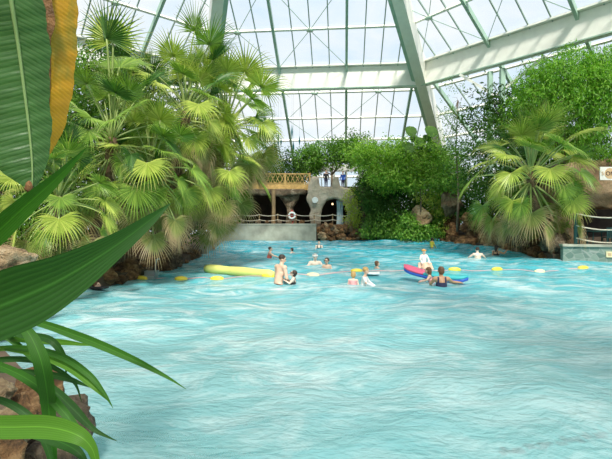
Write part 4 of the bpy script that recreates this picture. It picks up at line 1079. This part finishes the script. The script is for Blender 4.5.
    me = bake(tmp, [('REMESH', dict(mode='VOXEL', voxel_size=.0072 * H)), ('SMOOTH', dict(factor=.5, iterations=3))])
    for m in (M[skin], M['eye'], M['lip']): me.materials.append(m)
    eyes = [hd(s * .018, .05, .006) for s in (-1, 1)]; mouth = hd(0, .05, -.034)
    for pl in me.polygons:
        c = pl.center
        if min((c - e_).length for e_ in eyes) < .0085 * k: pl.material_index = 1
        else:
            q = c - mouth
            if abs(q.z) < .006 * k and q.length < .017 * k: pl.material_index = 2
    set_smooth(me)
    az = -R_(face)
    body = link('person', me, None, loc, az); tag(body, label, 'person', group)
    # hair
    if hair:
        bm = bmesh.new()
        bmesh.ops.create_icosphere(bm, subdivisions=3, radius=1, matrix=hm @ Matrix.Translation((0, -.014 * k, .024 * k)) @ Matrix.Diagonal((.053 * k, .058 * k, .054 * k, 1)))
        if hairlen > .2: bmesh.ops.create_icosphere(bm, subdivisions=3, radius=1, matrix=hm @ Matrix.Translation((0, -.03 * k, -.01 * k)) @ Matrix.Diagonal((.05 * k, .038 * k, .05 * k, 1)))
        if hairlen > .5: capsule(bm, hd(0, -.04, 0), hd(0, -.05, -.12 * hairlen), .042 * k, .03 * k, 2)
        m2 = bpy.data.meshes.new('tmp'); bm.to_mesh(m2); bm.free()
        tmp = bpy.data.objects.new('tmp', m2); C.objects.link(tmp)
        m2 = bake(tmp, [('REMESH', dict(mode='VOXEL', voxel_size=.009 * H)), ('SMOOTH', dict(factor=.5, iterations=2))])
        for v in m2.vertices: v.co += noise.noise_vector(v.co * 60 / H) * .004 * H
        m2.materials.append(M[hair]); set_smooth(m2); link('hair', m2, body)
    if goggles:
        gm = MB(); n = 20
        ring = [hm @ V_((.055 * k * math.cos(2 * PI * j / n), .063 * k * math.sin(2 * PI * j / n) - .004 * k, .008 * k)) for j in range(n + 1)]
        gm.tube(ring, .007 * k, 6)
        for e_ in eyes: gm.add(*ico(e_, .013 * k))
        gm.build('goggles', M[goggles], body, True)
    if hat:
        gm = MB(); n = 20
        ring = [hm @ V_((.056 * k * math.cos(2 * PI * j / n), .064 * k * math.sin(2 * PI * j / n) - .006 * k, .035 * k)) for j in range(n + 1)]
        gm.tube(ring, .013 * k, 6); gm.build('headband', M[hat], body, True)
    # clothing: the body's own surface, a little proud of it
    for nm, m, fn in wear:
        me.calc_loop_triangles() if False else None
        vn = [v.normal.copy() for v in me.vertices]
        keep = []
        inv = Matrix.Rotation(R_(lean), 3, 'X')
        for pl in me.polygons:
            c = pl.center / H; q = inv @ (c - V_((0, 0, .53))) + V_((0, 0, .53)) if c.z > .53 or lean else c
            if fn(q.x, q.y, q.z): keep.append(pl)
        mp_ = {}; vs = []; fs = []
        for pl in keep:
            f = []
            for vi in pl.vertices:
                if vi not in mp_: mp_[vi] = len(vs); vs.append(me.vertices[vi].co + vn[vi] * .006 * H)
                f.append(mp_[vi])
            fs.append(f)
        if fs: link(nm, mesh_np(nm, vs, fs, M[m], True), body)
    return body
def ico(c, r):
    bm = bmesh.new(); bmesh.ops.create_icosphere(bm, subdivisions=2, radius=r); vs = [v.co + Vector(c) for v in bm.verts]; fs = [[v.index for v in f.verts] for f in bm.faces]; bm.free(); return vs, fs
trunks = lambda x, y, z: .36 < z < .56 and abs(x) < .125
onepiece = lambda x, y, z: (.47 < z < .735 and abs(x) < .108) or (.735 <= z < .83 and .045 < abs(x) < .075)
bikini = lambda x, y, z: (.47 < z < .55 and abs(x) < .12) or (.70 < z < .76 and abs(x) < .10)
tee = lambda x, y, z: .50 < z < .815 and abs(x) < .165
def feet(u, v, up_, H, dY=0):
    """feet position for someone whose head top shows at pixel (u, v) with UP_ metres of body above the water"""
    Y = F * (CAMZ - up_) / (v - 218) if v > 218 + 4 else 30
    Y += dY
    return Vector(((u - 306) / F * Y, Y, up_ - H))
# standing man with a child in front of him
mp0 = Vector((-.84, 13.0, .88 - 1.80))
person('bare chested dark haired man standing waist deep before a child', 1.80, mp0, 50, 'skin', 'hairdark', 0,
       {'L': ((-.155, .05, .64), (-.07, .19, .60)), 'R': ((.155, .04, .63), (.08, .18, .57))}, 12, 34, 20, [('swim_shorts', 'black', lambda x, y, z: .36 < z < .515 and abs(x) < .125)])
person('dark haired child in goggles held by the standing man', 1.15, Vector((-.42, 12.95, .40 - 1.16)), -80, 'skinpale', 'hairdark', .3,
       {'L': ((-.14, .06, .70), (-.10, .18, .74)), 'R': ((.14, .06, .70), (.10, .18, .74))}, -8, 0, -22, [('swimsuit', 'black', onepiece)], True, None, 'black')
# woman in navy with the board
wm = Vector((3.93, 12.45, .57 - 1.66))
person('woman in navy swimsuit seen from behind leaning on a float board', 1.66, wm, 4, 'skintan', 'hairbrown', .3,
       {'L': ((-.17, .08, .71), (-.14, .20, .66)), 'R': ((.21, .10, .745), (.33, .14, .735))}, 6, 0, 5, [('swimsuit', 'navy', onepiece)])
person('child lying on the pink and blue board beside the navy swimsuit woman', 1.2, Vector((3.98, 13.45, .44 - 1.2)), -70, 'skin', 'hairbrown', .6,
       {'L': ((-.16, .08, .74), (-.12, .24, .74)), 'R': ((.16, .08, .74), (.10, .24, .74))}, 20, 25, -6, [('swimsuit', 'rose', onepiece)], True)
# adult carrying a child
c0 = on_water(426, 270)
person('broad backed bather stooping under a child in white', 1.75, c0 + Vector((0, -.1, .36 - 1.40)), 5, 'skin', 'hairbrown', 0, None, 55, 0, 35, [('swim_shorts', 'black', trunks)])
person('child in white shirt and orange headband riding on a bather', 1.05, c0 + Vector((0, .30, .70 - 1.05)), 170, 'skinpale', 'hairblond', 0, {'L': ((-.17, .03, .68), (-.15, .12, .60)), 'R': ((.17, .03, .68), (.15, .12, .60))}, 0, 0, 0,
       [('shirt', 'whitecloth', tee)], True, None, None, None, 'orange')
# blond children
person('blond child in pink swimsuit seen from behind', 1.1, feet(353, 273, .37, 1.1), 20, 'skinpale', 'hairblond', .3, None, 5, -10, 0, [('swimsuit', 'rose', lambda x, y, z: .47 < z < .80 and abs(x) < .12)], True)
person('blond child in white shirt holding a white float board', 1.2, feet(363.5, 268.5, .50, 1.2), 110, 'skin', 'hairblond', .2, {'L': ((-.15, .08, .68), (-.08, .2, .64)), 'R': ((.15, .08, .68), (.08, .2, .64))}, 8, -20, 10,
       [('shirt', 'whitecloth', tee)], True)
person('brown haired child alone in open water up to the chin', 1.2, feet(377, 262, .25, 1.2), 70, 'skin', 'hairbrown', .3, None, 0, 0, -8, [('swim_shorts', 'navy', trunks)], True)
person('bather with coral swimsuit stretching an arm sideways', 1.55, feet(269, 247, .55, 1.55), 75, 'skin', 'hairdark', 0, {'L': ((-.17, .10, .74), (-.13, .25, .70)), 'R': ((.18, .10, .74), (.14, .27, .71))}, 6, 10, 0, [('swimsuit', 'coral', onepiece)])
person('bather with wet dark hair looking toward the coral swimsuit', 1.5, feet(292, 248, .30, 1.5), -60, 'skinpale', 'hairdark', .3, None, 0, 0, 0, [('swimsuit', 'black', onepiece)])
person('pale bather in black top farthest out by the pool wall', 1.6, feet(319, 244, .48, 1.6, 3), 180, 'skinpale', 'hairbrown', 0, None, 4, 0, 0, [('swim_top', 'black', onepiece)])
person('broad shouldered bather with white cap facing the camera', 1.75, feet(315, 254, .50, 1.75), 178, 'skinpale', 'hairgrey', 0, {'L': ((-.19, .05, .70), (-.12, .14, .66)), 'R': ((.19, .05, .70), (.08, .14, .68))}, 6, 0, 8, [('swim_shorts', 'navy', trunks)], False, None, None, None, 'white')
person('child in dark goggles beside the white capped bather', 1.35, feet(327, 259, .36, 1.35), 195, 'skin', 'hairdark', .2, None, 5, 10, 0, [('swim_shorts', 'navy', trunks)], True, None, 'black')
person('dark haired bather below the dry palm fringe at the pool wall', 1.6, feet(214, 241, .42, 1.6, -2), -120, 'skintan', 'hairdark', 0, None, 5, 0, 0, [('swim_shorts', 'black', trunks)])
person('swimmer with reddish hair low in the water near the long diagonal leaf', 1.5, feet(88, 279, .34, 1.5), 100, 'skin', 'hairbrown', .3, {'L': ((-.14, .10, .74), (-.08, .24, .78)), 'R': ((.14, .10, .74), (.08, .26, .78))}, 30, 0, -20, [('swim_shorts', 'black', trunks)])
person('child in yellow top bobbing at the crest before the ivy', 1.2, feet(432, 241.5, .62, 1.2, 4), 60, 'skintan', 'hairdark', .3, None, 0, 0, 0, [('swim_top', 'yellow', tee)], True)
person('pale backed bather with short dark hair near the solitary palm', 1.7, feet(478, 247.5, .56, 1.7), 5, 'skinpale', 'hairdark', 0, {'L': ((-.2, .05, .74), (-.26, .12, .68)), 'R': ((.2, .05, .74), (.26, .12, .68))}, 8, 0, 5, [('swim_shorts', 'navy', trunks)])
person('bather with long dark hair close to the palm bank', 1.6, feet(496.5, 245.5, .60, 1.6), 60, 'skintan', 'hairdark', .9, {'R': ((.19, .1, .76), (.2, .22, .84))}, 0, 0, 0, [('swimsuit', 'black', onepiece)])
person('person in dark shirt standing on the balcony above the cave arch', 1.7, Vector((P(326, 185, 42).x, 42, 4.95)), 170, 'skin', 'hairdark', 0, None, 0, 0, 0, [('shirt', 'black', tee), ('trousers', 'navy', lambda x, y, z: .05 < z < .5)])
person('person in blue shirt standing on the balcony by the glass door', 1.7, Vector((P(343, 185, 43).x, 43, 4.95)), 200, 'skin', 'hairbrown', 0, None, 0, 0, 0, [('shirt', 'blue', tee), ('trousers', 'navy', lambda x, y, z: .05 < z < .5)])
